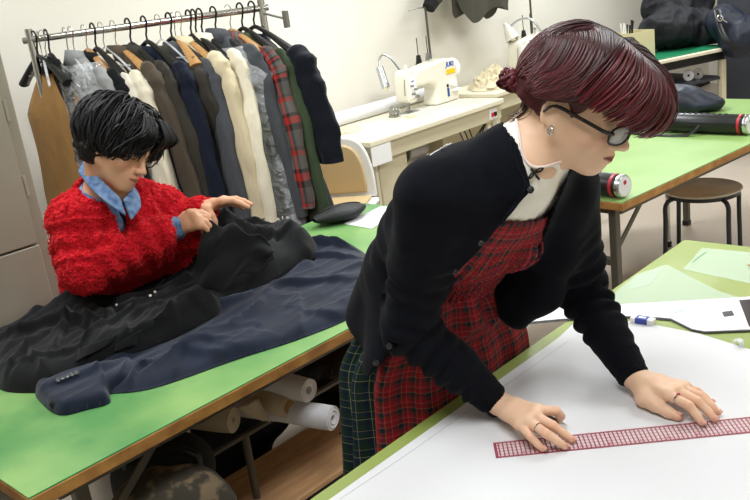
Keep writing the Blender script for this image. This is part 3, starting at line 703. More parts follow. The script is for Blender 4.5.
# white edging visible at the neck and the black bow on the shirt
bvS = BVHTree.FromObject(sh, bpy.context.evaluated_depsgraph_get())
M['ribbon'] = mat('black_ribbon', '08080a', .4)
vS = [sh.data.vertices[i].co for i in range(len(sh.data.vertices))]
bvS = BVHTree.FromPolygons([tuple(np.array(v) + np.array(WL)) for v in vS], [tuple(p_.vertices) for p_ in sh.data.polygons])
bvBd = BVHTree.FromPolygons([tuple(v) for v in BV], [tuple(int(i) for i in f) for f in BF])
M['trim'] = mat('pale_pink_trim', 'e6d5cf', .7)
piping([(516.5, 119), (517.5, 127), (519, 138), (521.5, 151), (526, 161), (533, 167), (543, 167), (553, 164), (561, 161)], .0026, M['trim'], 'neck_trim', sh, [bvS, bvBd], .0015)
piping([(x_ - 6, y_) for x_, y_ in ((516, 128), (517, 138), (519, 152), (523, 166), (528, 178), (531, 189), (521, 204), (508.5, 222), (492, 247), (480, 264))], .0024, M['knit'], 'button_band', ca, [bvC], .0006, 70)
def hitp(x, y, lift): return hit([bvS], x, y, lift)[0]
for pts in ([(534, 172), (538, 168.5), (542, 168), (540, 171), (534, 172.5)], [(534, 172), (530, 174.5), (528.5, 178), (531, 177), (534, 172.5)]):
    obj('bow_loop', MB().tube(spline([hitp(a, b, .003) for a, b in pts], 16), .0016, 8), M['ribbon'], sh, world=True)
for pts in ([(534, 172), (536, 176), (538.5, 179)], [(534, 172), (532, 170), (530.5, 168.5)]):
    obj('bow_tail', MB().tube(spline([hitp(a, b, .0025) for a, b in pts], 8), [.0016] * 4 + [.0022] * 4, 6), M['ribbon'], sh, world=True)

# ------------------------------------------------------------------ hair
def hair_ball(hd, d, r): return hd.w(np.array(d) * r)
def skull(hd, d):
    """point on the hair cap in direction d (head axes), origin at skull centre"""
    d = unit(d); c = np.array([.002, 0, .042]); r = np.array([.112 + .042 * max(0, d[0]) ** 1.2, .094, .106])
    return c + d / np.linalg.norm(d / r)
def lock(mb, cols, P, R, seg, c0, c1, rnd, br=1.0):
    b = len(mb.v); mb.tube(P, R, seg, cap=True, sq=(1, .55)); n = len(P)
    t = np.repeat(np.linspace(0, 1, n) ** 1.1, seg)[:, None]; v = (1 + rnd)
    cols.append((np.array(c0) * (1 - t) + np.array(c1) * t) * v * br)
rs = np.random.RandomState(3)
S = SDF(hd.O - .17, hd.O + .17, .003)
hd.ell(S, (-.006, 0, .044), (.107, .089, .102), k=0)
hd.ell(S, (-.050, 0, .005), (.050, .066, .060), k=.02)
S.f[:] = S.f
sl, (X, Y, Z) = S.sub(S.lo, S.lo + S.n * S.h)
def plane_cut(p, n):
    p = hd.w(p); n = np.array(n) @ hd.B; n = unit(n); S.f[:] = np.maximum(S.f, n[0] * (X - p[0]) + n[1] * (Y - p[1]) + n[2] * (Z - p[2]))
plane_cut((.062, 0, .045), (1, 0, -.75))                   # hairline at the brow and temple
plane_cut((0, 0, -.030), (-.25, 0, -1)) 
for y in (1, -1): hd.ell(S, (.006, y * .085, -.02), (.028, .028, .05), k=.006, cut=True)
V, F = S.mesh(); V = V + vnorm(V, F) * (.0012 * vnoise(V, 120))[:, None]
DK, RD, RD2 = np.array(lin('2c1618')[:3]), np.array(lin('6e1d2a')[:3]), np.array(lin('4a1a22')[:3])
hr = thing_hair = obj('hair', (V, F), M['hair'], wo, world=True, smooth=180, col=np.tile(DK * .5 + RD * .3, (len(V), 1)), fix=False)
mb, cols = MB(), []
bun = np.array([-.098, -.030, .008])
for side in (-1, 1):
    nS = 620 if side < 0 else 240
    for i in range(nS):
        s = (i + rs.rand()) / nS                            # 0 front of the parting .. 1 crown and back
        a0 = math.radians(34 + s * 128)                      # angle from forward over the top
        st = np.array([math.cos(a0), side * .03 + .02 * rs.randn() * .3, math.sin(a0)])
        fringe = s < .28
        if fringe:
            u = s / .28; az = math.radians(2 + 74 * min(1, max(0, u + .12 * rs.randn()))); el = -.30 + .26 * u + .16 * rs.rand()
            e1 = unit((math.cos(az), side * math.sin(az), el)); st0 = unit(st); lf = .004 + .010 * rs.rand()
            P = [skull(hd, st0 * (1 - q) + e1 * q) * (1 + .06 * math.sin(PI * q)) + lf * math.sin(PI * q) * e1 for q in (0, .25, .5, .75, .9, 1)]
            R = np.array([.0006, .0018, .0021, .0020, .0015, .0003])
        else:
            u = (s - .28) / .72
            jz = rs.rand(); mid = np.array([.62 - 1.45 * u, side * 1.0, .05 + .42 * jz - .2 * u]); m0 = np.array([.66 - 1.45 * u, side * .62, .75])
            m2 = np.array([-.40 - .45 * u, side * .92, -.30 + .42 * jz - .1 * u])
            lift = 1.012 + .02 * rs.rand()
            P = [skull(hd, st), skull(hd, m0) * lift, skull(hd, mid) * lift, skull(hd, m2) * (1.0), bun * .86 + np.array([0, side * .012, 0]) + rs.randn(3) * .004]
            R = np.array([.0006, .0019, .0023, .0022, .0020, .0012])
        Pn = spline([hd.w(p) for p in P], 22); Rn = np.interp(np.linspace(0, 1, 22), np.linspace(0, 1, 6), R) * (.8 + .5 * rs.rand())
        lock(mb, cols, Pn, Rn, 5, DK, RD * (1.15 if fringe else .62), rs.randn() * .28)
for i in range(260):                                       # hair drawn straight back from the crown
    a0 = math.radians(95 + 78 * rs.rand()); yy = .75 * rs.randn() * .55; st = unit((math.cos(a0), yy * .5, math.sin(a0))); bd = unit(bun - np.array([.002, 0, .042])); lf = 1.008 + .02 * rs.rand()
    P = [skull(hd, st)] + [skull(hd, st * (1 - q) + bd * q + np.array([0, yy * .75 * math.sin(PI * q), 0])) * lf for q in (.25, .5, .75)] + [bun * .9 + rs.randn(3) * .005]
    lock(mb, cols, spline([hd.w(p) for p in P], 18), np.interp(np.linspace(0, 1, 18), [0, .2, .7, 1], [.0006, .0022, .0022, .0012]), 5, DK, RD * .62, rs.randn() * .28)
# bun: twisted coil
for i in range(26):
    ph = rs.rand() * 2 * PI; rr = .014 + .006 * rs.rand(); t0 = rs.rand() * 2 * PI
    tw = [bun + np.array([-.008 - .008 * math.sin(2 * a + ph), (rr + .004 * math.sin(3 * a)) * math.cos(a + t0), (rr) * math.sin(a + t0)]) + np.array([-.012 * math.cos(ph), 0, 0]) for a in np.linspace(0, 4.6, 18)]
    lock(mb, cols, np.array([hd.w(p) for p in tw]), np.interp(np.linspace(0, 1, 18), [0, .2, .8, 1], [.001, .0045, .0045, .0008]), 6, RD2, RD * .8, rs.randn() * .25)
for i in range(40):                                        # nape wisps
    a = rs.rand(); p0 = np.array([-.072 + .03 * a, -.045 - .01 * rs.rand(), -.035]); 
    P = [p0 + (0, 0, .03), p0, p0 + np.array([-.012 - .012 * rs.rand(), -.004, -.022 - .02 * rs.rand()])]
    lock(mb, cols, spline([hd.w(p) for p in P], 8), np.linspace(.0014, .0003, 8), 4, DK, DK * 1.3, 0)
obj('hair_strands', mb, M['hair'], hr, world=True, smooth=180, col=np.clip(np.concatenate(cols), 0, 1), fix=False)
M['elastic'] = mat('black_hair_elastic', '0a0a0c', .5)
ec = hd.w(bun * .88); ea = unit(hd.w(bun) - hd.w((-.02, 0, .01)))
obj('hair_elastic', MB().lathe([(.010, -.004), (.0155, -.003), (.0155, .003), (.010, .004)], ec, 20, ea), M['elastic'], hr, world=True)

# glasses
gl = obj('glasses', MB(), M['black'], wo) if False else None
M['frame'] = mat('tortoise_frame', '2a201c', .2, c2='0f0c0c', ns=60)
M['lens'] = mat('lens_glass', 'dfe6ea', .04, alpha=.42, spec=1)  # pale half-opaque base colour stands in for whitish reflections on clear glass
def rimp(sd): return [np.array([.108 - .016 * math.cos(t) * .5 - .0018 * 0 - .10 * max(0, abs(.031 + .026 * math.cos(t)) - .03) * .5, sd * (.031 + .0265 * math.cos(t) * (1 + .06 * math.sin(t))), -.004 + .0205 * math.copysign(abs(math.sin(t)) ** .7, math.sin(t))]) for t in np.linspace(0, 2 * PI, 33)]
g = MB()
for sd in (-1, 1): g.tube([hd.w(p) for p in rimp(sd)], .0019, 8, cap=False)
g.tube([hd.w(p) for p in [(.112, -.006, .003), (.115, 0, .006), (.112, .006, .003)]], .0018, 8)
glo = obj('glasses', g, M['frame'], wo, world=True, smooth=60)
for sd in (-1, 1):
    P = [hd.w(p) for p in rimp(sd)[:-1]]; c = np.mean(P, 0); ln = MB(); ln.add([c] + P, [(0, 1 + i, 1 + (i + 1) % 32) for i in range(32)])
    obj('lens', ln, M['lens'], glo, world=True, solid=.001)
    obj('temple_arm', MB().tube(spline([hd.w(p) for p in [(.103, sd * .058, .004), (.09, sd * .072, .006), (.04, sd * .080, .012), (.0, sd * .083, .014), (-.016, sd * .082, -.004)]], 20), [.0032] * 15 + [.0024] * 5, 8), M['frame'], glo, world=True, smooth=60)
# earring, finger rings
M['silver'] = mat('silver', 'd9dadd', .15, 1)
eb = hd.w((.006, -.080, -.036)); e1, e2 = hd.B[0], hd.B[2]
obj('hoop_earring', MB().tube([eb + .0075 * (math.cos(t) * (e1 * .7 - hd.B[1] * .7) + math.sin(t) * e2) for t in np.linspace(0, 2 * PI, 25)], .0022, 10, cap=False), M['silver'], wo, world=True)
def ring(c, ax, r, m, name='finger_ring', w=.0012, par=wo, seg=28):
    ax = unit(ax); return obj(name, MB().lathe([(r, -w), (r + .0011, -w * .8), (r + .0011, w * .8), (r, w)], c, seg, ax), m, par, world=True)
ring(knR[2] * .42 + fgR[2][0] * .58, fgR[2][0] - knR[2], .0090, M['silver'])
ring(knL[0] * .55 + fgL[0][0] * .45, fgL[0][0] - knL[0], .0098, M['silver'], w=.0016)
M['redgem'] = mat('red_enamel', 'b3122e', .2)
gp = knL[0] * .55 + fgL[0][0] * .45 + np.array([0.002, 0, .0105])
obj('red_ring_stone', MB().sphere(gp, .0033, sc=(1.3, 1, .7)), M['redgem'], wo, world=True)
# pen in the right hand
M['pengrip'] = mat('dark_olive_pen', '4a4740', .35)
pt, pe = atz(567, 425.5, TT + .010), atz(540, 412.5, TT + .034); d = unit(pt - pe)
pn = thing('pen', 'dark pen with a silver tip held in the drawing hand', 'pen', pt)
obj('barrel', MB().tube([pe - d * .035, pe, pe + d * .01, pt - d * .014], [.0038, .0040, .0042, .0034], 14), M['pengrip'], pn, world=True)
obj('metal_tip', MB().tube([pt - d * .015, pt - d * .012, pt - d * .004, pt], [.0036, .0034, .0018, .0005], 12), M['silver'], pn, world=True)
# ------------------------------------------------------------------ the seated person in red
BL = (1.2, 2.62, 0)
bo = thing('person', 'person with wavy black hair in fluffy red cardigan, sitting behind the green table', 'person', BL)
bB = view_frame(125, 150, 33, 29, 10)
bH = Head(atd(115, 147, 2.42), bB, 1.0, jaw=.88, nose=.003)
bn = atd(105, 200, 2.52); bS_R = atd(78, 222, 2.45); bS_L = atd(160, 212, 2.62)
bch = atd(118, 240, 2.58); bwa = aty(116, 296, 2.66); bpe = bwa + np.array([0, .06, -.22])
bE_R, bW_R = atd(84, 268, 2.42), atd(181, 226, 2.50)
bE_L, bW_L = atd(178, 250, 2.68), atd(203, 207, 2.62)
blat = unit(bS_L - bS_R)
S = SDF((.75, 1.95, 0), (1.95, 3.0, 1.48), .0034)
bH.sculpt(S, male=True)
S.cone(bH.w((-.025, 0, -.035)), bn, .054, .056, .02); S.cone(bH.w((0, 0, -.06)), bn + (.01, -.02, 0), .045, .05, .02)
S.cone(bn, bS_R, .05, .045, .04); S.cone(bn, bS_L, .05, .045, .04)
bST = [(bpe, .165, .12), (bwa, .15, .11), (bch, .165, .115), (bn + (0, .02, -.05), .13, .08)]
torso(S, bST, blat, inf=-.01)
for a, b, c in ((bS_R, bE_R, bW_R), (bS_L, bE_L, bW_L)): S.chain([a, b, c], [.045, .037, .025], .02)
for sg in (-1, 1):
    h = bpe + (sg * .09, 0, -.02); k = np.array([h[0] + sg * .03, 2.30, .50]); a = np.array([h[0] + sg * .03, 2.26, .09])
    S.chain([h, k, a, a + (0, -.15, -.05)], [.085, .06, .04, .028], .02)
def bp(L, D): return [atd(x, y, D + d) for x, y, d in L]
kR = bp([(190, 213.5, .0), (195, 216, -.02), (198, 220, -.03), (200, 225, -.035)], 2.49)
fR = [bp([(203, 214, .02), (208.5, 216.5, .02), (208, 221, .01)], 2.49), bp([(205, 217.5, -.01), (209.5, 222, .0), (206, 226, .0)], 2.49),
      bp([(205, 222, -.02), (209, 226, -.01), (205, 229, 0)], 2.49), bp([(204, 227, -.03), (207, 230, -.02), (203, 232, -.01)], 2.49)]
tR = bp([(186, 217, .03), (194, 213, .035), (201, 213, .03), (207, 215.5, .025)], 2.49)
hand(S, bW_R, kR, fR, tR, r=.0095, palm_r=.0145)
kL = bp([(222, 201, -.02), (224, 200, .0), (225, 201, .02), (224, 203, .035)], 2.60)
fL = [bp([(233, 200.5, -.02), (241, 203.5, -.02), (248, 207, -.02)], 2.60), bp([(236, 199, .0), (244.5, 201.5, .0), (251, 204.5, .0)], 2.60),
      bp([(235, 201, .03), (243, 203, .03), (249, 206, .03)], 2.60), bp([(232, 204, .045), (238, 206, .045), (243, 208, .045)], 2.60)]
tL = bp([(207, 210, -.02), (211, 216, -.03), (214, 221, -.03), (215, 226, -.03)], 2.60)
hand(S, bW_L, kL, fL, tL, r=.0092, palm_r=.0135)
V, F = S.mesh(); V[:, 2] = np.maximum(V[:, 2], 0)
C = bH.colors(V, SKIN_M, lip=lin('a8635a')[:3], blush=lin('d39078')[:3], brow=lin('1c1716')[:3])
obj('body', (V, F), M['skin'], bo, world=True, smooth=180, col=C, fix=False)

# black t-shirt, denim shirt, fluffy cardigan: nested shells over the same torso
def shell(inf, lo, hi, h, neck_r, cuts, sleeves=None, arms=((bS_R, bE_R, bW_R), (bS_L, bE_L, bW_L))):
    S = SDF(lo, hi, h); torso(S, bST, blat, inf=inf)
    S.cone(bn + (0, .01, -.05), bn, .085 + inf * .5, .060 + inf * .4, .03)
    S.cone(bn, bS_R, .052 + inf, .05 + inf, .04); S.cone(bn, bS_L, .052 + inf, .05 + inf, .04)
    if sleeves:
        for (a, b, c), e in zip(arms, (.76, .84)): 
            cu = b + (c - b) * e; S.cone(a, b, sleeves[0], sleeves[1], .03); S.cone(b, cu, sleeves[1], sleeves[2], .02)
    sl, (X, Y, Z) = S.sub(S.lo, S.lo + S.n * S.h)
    for pl in cuts:
        d = None
        for p, n in pl:
            q = n[0] * (X - p[0]) + n[1] * (Y - p[1]) + n[2] * (Z - p[2]); d = q if d is None else np.minimum(d, q)
        S.f[:] = np.maximum(S.f, d)
    S.cone(bn + bax * .01, bn + bax * .25, neck_r, neck_r * 1.3, .004, cut=True)
    return S
bax = unit(bH.w((0, 0, -.05)) - bn)
def wedge(L, R, apex):
    """planes through the two opening edges (each a pair of points) and a point inside the chest"""
    out = []
    mid = (np.array(L[0]) + np.array(R[0])) / 2
    for a, b in (L, R):
        n = unit(np.cross(np.array(b) - np.array(a), apex - a))
        if n @ (mid - a) < 0: n = -n
        out.append((np.array(a), n))
    return out
M['tee'] = mat('black_tshirt', '0e0f13', .8)
S = shell(.0, (.8, 2.1, .95), (1.7, 2.9, 1.3), .005, .060, [])
V, F = S.mesh(); obj('tshirt', (V, F), M['tee'], bo, world=True, smooth=180, fix=False)
M['denim'] = mat('washed_denim', '3f5f8c', .85, c2='7d97b8', ns=45, nd=5, fac=(.35, .7), bump=.4, bs=300, bd=.001)
apx = bch + unit(bn - bch) * .02 + np.array([-.02, .05, 0])
wd = wedge((atd(116, 186, 2.42), atd(130, 226, 2.42)), (atd(126, 186, 2.45), atd(134, 226, 2.45)), apx)
S = shell(.010, (.8, 2.0, .78), (1.8, 2.95, 1.32), .0045, .062, [wd])
for (a, b, c), e in zip(((bS_R, bE_R, bW_R), (bS_L, bE_L, bW_L)), (.93, .90)): S.cone(b, b + (c - b) * e, .040, .036, .01)
V, F = S.mesh(); V = V + vnorm(V, F) * (.002 * vnoise(V, 45))[:, None]
dn = obj('denim_shirt', (V, F), M['denim'], bo, world=True, smooth=180, fix=False)
# denim collar: standing fold around the neck and two points
def strip(P, Q, n=16, w=3):
    P, Q = spline(P, n), spline(Q, n); return [[P[i] + (Q[i] - P[i]) * j / w for j in range(w + 1)] for i in range(n)]
M['denimc'] = M['denim']
cl = MB().grid(strip([atd(120, 197, 2.36), atd(108, 186, 2.37), atd(95, 172, 2.42), atd(84, 160, 2.52)], [atd(127, 217, 2.34), atd(108, 204, 2.34), atd(90, 188, 2.38), atd(78, 172, 2.50)]))
obj('collar', cl, M['denim'], dn, world=True, smooth=180, solid=.006, sub=1)
cl = MB().grid(strip([atd(123, 199, 2.37), atd(131, 190, 2.44), atd(133, 186, 2.50)], [atd(131, 221, 2.36), atd(141, 207, 2.40), atd(138, 193, 2.48)]))
obj('collar', cl, M['denim'], dn, world=True, smooth=180, solid=.006, sub=1)
# red cardigan
M['boucle'] = None
m, nt, p = nodes('red_boucle_wool'); L = nt.links.new; tc = N(nt, 'ShaderNodeTexCoord')
vo = N(nt, 'ShaderNodeTexVoronoi', Scale=95); nn = N(nt, 'ShaderNodeTexNoise', Scale=60, Detail=3); L(tc.outputs['Object'], vo.inputs['Vector']); L(tc.outputs['Object'], nn.inputs['Vector'])
x = N(nt, 'ShaderNodeMix', _data_type='RGBA'); x.inputs[6].default_value = lin('d81c2b'); x.inputs[7].default_value = lin('a50f1e'); L(vo.outputs['Distance'], x.inputs[0]); L(x.outputs[2], p.inputs['Base Color'])
b = N(nt, 'ShaderNodeBump', Strength=.9, Distance=.006); b.invert = True; L(vo.outputs['Distance'], b.inputs['Height']); b2 = N(nt, 'ShaderNodeBump', Strength=.6, Distance=.004); L(nn.outputs[0], b2.inputs['Height']); L(b.outputs[0], b2.inputs['Normal']); L(b2.outputs[0], p.inputs['Normal'])
p.inputs['Roughness'].default_value = .95; p.inputs['Sheen Weight'].default_value = .5; p.inputs['Sheen Tint'].default_value = lin('ff6a60'); p.inputs['Specular IOR Level'].default_value = .1; M['boucle'] = m
wd = wedge((atd(94, 176, 2.42), atd(128, 228, 2.32)), (atd(142, 178, 2.46), atd(141, 224, 2.36)), apx)
S = shell(.026, (.72, 1.9, .60), (1.9, 3.0, 1.34), .0045, .078, [wd], sleeves=(.070, .070, .055))
V, F = S.mesh(); nv = vnorm(V, F)
disp = .004 * vnoise(V, 70) + .003 * vnoise(V, 130, 2) + .006 * vnoise(V, 22, 5)
for a, b_, c, s0 in ((bS_R, bE_R, bW_R, 0), (bS_L, bE_L, bW_L, 4)):
    for q, r_ in ((a, b_), (b_, c)):
        t, L1 = seg_t(V, q, r_); d1 = np.linalg.norm(V - (q + np.clip(t, 0, 1)[:, None] * (r_ - q)), axis=1)
        disp += np.where((d1 < .11) & (t > .1) & (t < .95), .0055 * np.sin(t * L1 * 110 + vnoise(V, 9, s0) * 3), 0)
V = V + nv * disp[:, None]
bc = obj('cardigan', (V, F), M['boucle'], bo, world=True, smooth=180, fix=False)
# short loops of yarn standing off the knit
rs = np.random.RandomState(5); idx = rs.choice(len(V), 11000, replace=False); mbl = MB()
for i in idx:
    n = nv[i]; t = unit(np.cross(n, rs.randn(3))); u2 = np.cross(n, t); l = .004 + .0035 * rs.rand(); p0 = V[i] - n * .001
    mbl.tube([p0, p0 + n * l * .7 + t * l * .5, p0 + n * l * .5 + t * l * 1.3 + u2 * l * .4, p0 + t * l * 1.6 - n * .001], [.0009, .0012, .0011, .0006], 3, cap=False)
M['yarn'] = mat('red_yarn', 'd31f2c', .95, spec=.1, c2='e2323c', ns=30)
obj('yarn_loops', mbl, M['yarn'], bc, world=True, smooth=180, fix=False)
# knit cuff ribbing on the far hand: black band with a white line
M['blackknit'] = mat('black_knit_cuff', '101014', .85); M['whiteline'] = mat('white_knit_line', 'd8d8d8', .85)
ax_ = unit(bW_L - bE_L); c0 = bE_L + (bW_L - bE_L) * .86
obj('wrist_band', MB().lathe([(.036, -.01), (.040, -.008), (.040, .016), (.034, .018)], c0, 28, ax_), M['blackknit'], bo, world=True)
obj('wrist_band_stripe', MB().lathe([(.0405, .002), (.0412, .003), (.0412, .006), (.0405, .007)], c0, 28, ax_), M['whiteline'], bo, world=True)

# wavy black hair
M['hairb'] = vcol_mat('black_hair', .55, 0, spec=.3, var=.25, vs=90)
rs = np.random.RandomState(11)
S = SDF(bH.O - .19, bH.O + .19, .0035)
bH.ell(S, (-.010, 0, .042), (.110, .093, .090), k=0); bH.ell(S, (-.020, 0, -.020), (.060, .088, .062), k=.02); bH.ell(S, (-.065, 0, .005), (.062, .080, .075), k=.03)
sl, (X, Y, Z) = S.sub(S.lo, S.lo + S.n * S.h)
def bcut(p, n): 
    p = bH.w(p); n = unit(np.array(n) @ bH.B); S.f[:] = np.maximum(S.f, n[0] * (X - p[0]) + n[1] * (Y - p[1]) + n[2] * (Z - p[2]))
bcut((.068, 0, .050), (1, 0, -.45)); bcut((0, 0, -.085), (-.3, 0, -1))
V, F = S.mesh(); V = V + vnorm(V, F) * (.006 * vnoise(V, 35) + .003 * vnoise(V, 90))[:, None]
BK = np.array(lin('0f0e10')[:3]); BK2 = np.array(lin('242226')[:3])
bh = obj('hair', (V, F), M['hairb'], bo, world=True, smooth=180, col=np.tile(BK, (len(V), 1)), fix=False)
mb, cols = MB(), []
def bsk(d, l=0):
    d = unit(d); c = np.array([-.008, 0, .040]); r = np.array([.108, .088, .090]) + l; return c + d / np.linalg.norm(d / r)
for i in range(520):
    side = 1 if rs.rand() < .45 else -1
    s = rs.rand(); a0 = math.radians(50 + s * 90); st = np.array([math.cos(a0), side * .12 * rs.rand(), math.sin(a0)])
    az = math.radians(-8 + 165 * (s * .75 + .25 * rs.rand())); 
    drop_ = -.80 - .25 * s + .40 * rs.rand()
    if s < .25: az = math.radians(12 + 70 * rs.rand()); drop_ = .12 - .55 * rs.rand()
    if s > .3: drop_ -= .50
    e = np.array([math.cos(az), side * math.sin(az), drop_])
    lf = .006 + .022 * rs.rand()
    P = [bsk(unit(st) * (1 - t) + unit(e) * t, .002 + lf * math.sin(PI * min(1, t * 1.15))) for t in np.linspace(0, 1, 9)]
    P[-1] = P[-1] + np.array([.004, side * .004, -.006]) * rs.rand()
    Pw = spline([bH.w(p) for p in P], 26); amp = .006 + .010 * rs.rand(); w1, w2 = unit(rs.randn(3)), unit(rs.randn(3)); ph = rs.rand() * 6; fq = 7 + 5 * rs.rand()
    tt = np.linspace(0, 1, 26)[:, None]; Pw = Pw + amp * tt ** .6 * (np.sin(fq * tt * 1.6 + ph) * w1 + np.cos(fq * tt * 1.6 + ph) * w2)
    Rn = np.interp(np.linspace(0, 1, 26), [0, .15, .7, 1], [.001, .0034, .0030, .0004]) * (.7 + .6 * rs.rand())
    lock(mb, cols, Pw, Rn, 5, BK, BK2, rs.randn() * .2)
for i in range(64):                                        # curls over the brow
    y = (.018 + (.05 if i < 34 else .075) * rs.rand()) * (1 if i % 2 or i > 50 else -1); P = [(.085, y * .7, .125), (.122, y, .085), (.118 - .3 * abs(y), y * 1.05, .045), (.108 - .3 * abs(y), y * 1.1 + .012 * rs.randn(), .012 - .02 * rs.rand())]
    Pw = spline([bH.w(p) for p in P], 22); tt = np.linspace(0, 1, 22)[:, None]; ph = rs.rand() * 6; Pw = Pw + .006 * tt * (np.sin(10 * tt + ph) * bH.B[1] + np.cos(10 * tt + ph) * bH.B[0])
    lock(mb, cols, Pw, np.interp(np.linspace(0, 1, 22), [0, .3, .7, 1], [.001, .0040, .0030, .0004]), 5, BK, BK2, rs.randn() * .2)
obj('hair_strands', mb, M['hairb'], bh, world=True, smooth=180, col=np.clip(np.concatenate(cols), 0, 1), fix=False)
M['trouser'] = mat('black_trousers', '111216', .85); tr = MB()
S = SDF((.6, 1.9, 0), (1.9, 3.0, .8), .008)
S.cone(bpe + (-.05, 0, 0), bpe + (.05, 0, 0), .135, .135, .03)
for sg in (-1, 1):
    h = bpe + (sg * .09, 0, -.02); k = np.array([h[0] + sg * .03, 2.30, .50]); a = np.array([h[0] + sg * .03, 2.26, .09])
    S.chain([h, k, a + (0, 0, .0)], [.10, .078, .066], .02)
sl, (X, Y, Z) = S.sub(S.lo, S.lo + S.n * S.h); S.f[:] = np.maximum(S.f, .06 - Z + 0 * X)
V, F = S.mesh(); obj('trousers', (V, F), M['trouser'], bo, world=True, smooth=180, fix=False)
for sg in (-1, 1):
    a = np.array([bpe[0] + sg * .12, 2.26, .04]); S = SDF(a - (.1, .26, .05), a + (.1, .12, .12), .006)
    S.cone(a + (0, .03, 0), a + (0, -.15, 0), .045, .042, .01); S.cone(a + (0, .02, .0), a + (0, .02, .06), .045, .048, .01)
    V, F = S.mesh(); V[:, 2] = np.maximum(V[:, 2], 0); obj('shoe', (V, F), M['black'], bo, world=True, smooth=180, fix=False)
# stool that carries the seated person
stool((bpe[0], bpe[1], 0), 'round stool under the person in the red cardigan', math.radians(20))
# ------------------------------------------------------------------ coats spread on the green table
def inside(px, py, poly):
    c = np.zeros(px.shape, bool); n = len(poly)
    for i in range(n):
        (x1, y1), (x2, y2) = poly[i], poly[i - 1]
        m = ((y1 > py) != (y2 > py)) & (px < (x2 - x1) * (py - y1) / (y2 - y1 + 1e-12) + x1); c ^= m
    return c
def edge_dist(P, poly, closed=True):
    D = np.full(len(P), 9.); n = len(poly)
    for i in range(n if closed else n - 1):
        a, b = np.array(poly[i]), np.array(poly[(i + 1) % n]); d = b - a; t = np.clip(((P - a) @ d) / (d @ d + 1e-12), 0, 1); D = np.minimum(D, np.linalg.norm(P - a - t[:, None] * d, axis=1))
    return D
def smooth_poly(poly, k=8):
    n = len(poly); P = [poly[i % n] for i in range(-1, n + 3)]; o = []
    P = np.array(P, float)
    for i in range(1, n + 1):
        a, b, c, d = P[i - 1], P[i], P[i + 1], P[i + 2]
        for j in range(k):
            f = j / k; o.append(.5 * (2 * b + (c - a) * f + (2 * a - 5 * b + 4 * c - d) * f ** 2 + (3 * b - a - 3 * c + d) * f ** 3))
    return [tuple(q) for q in o]
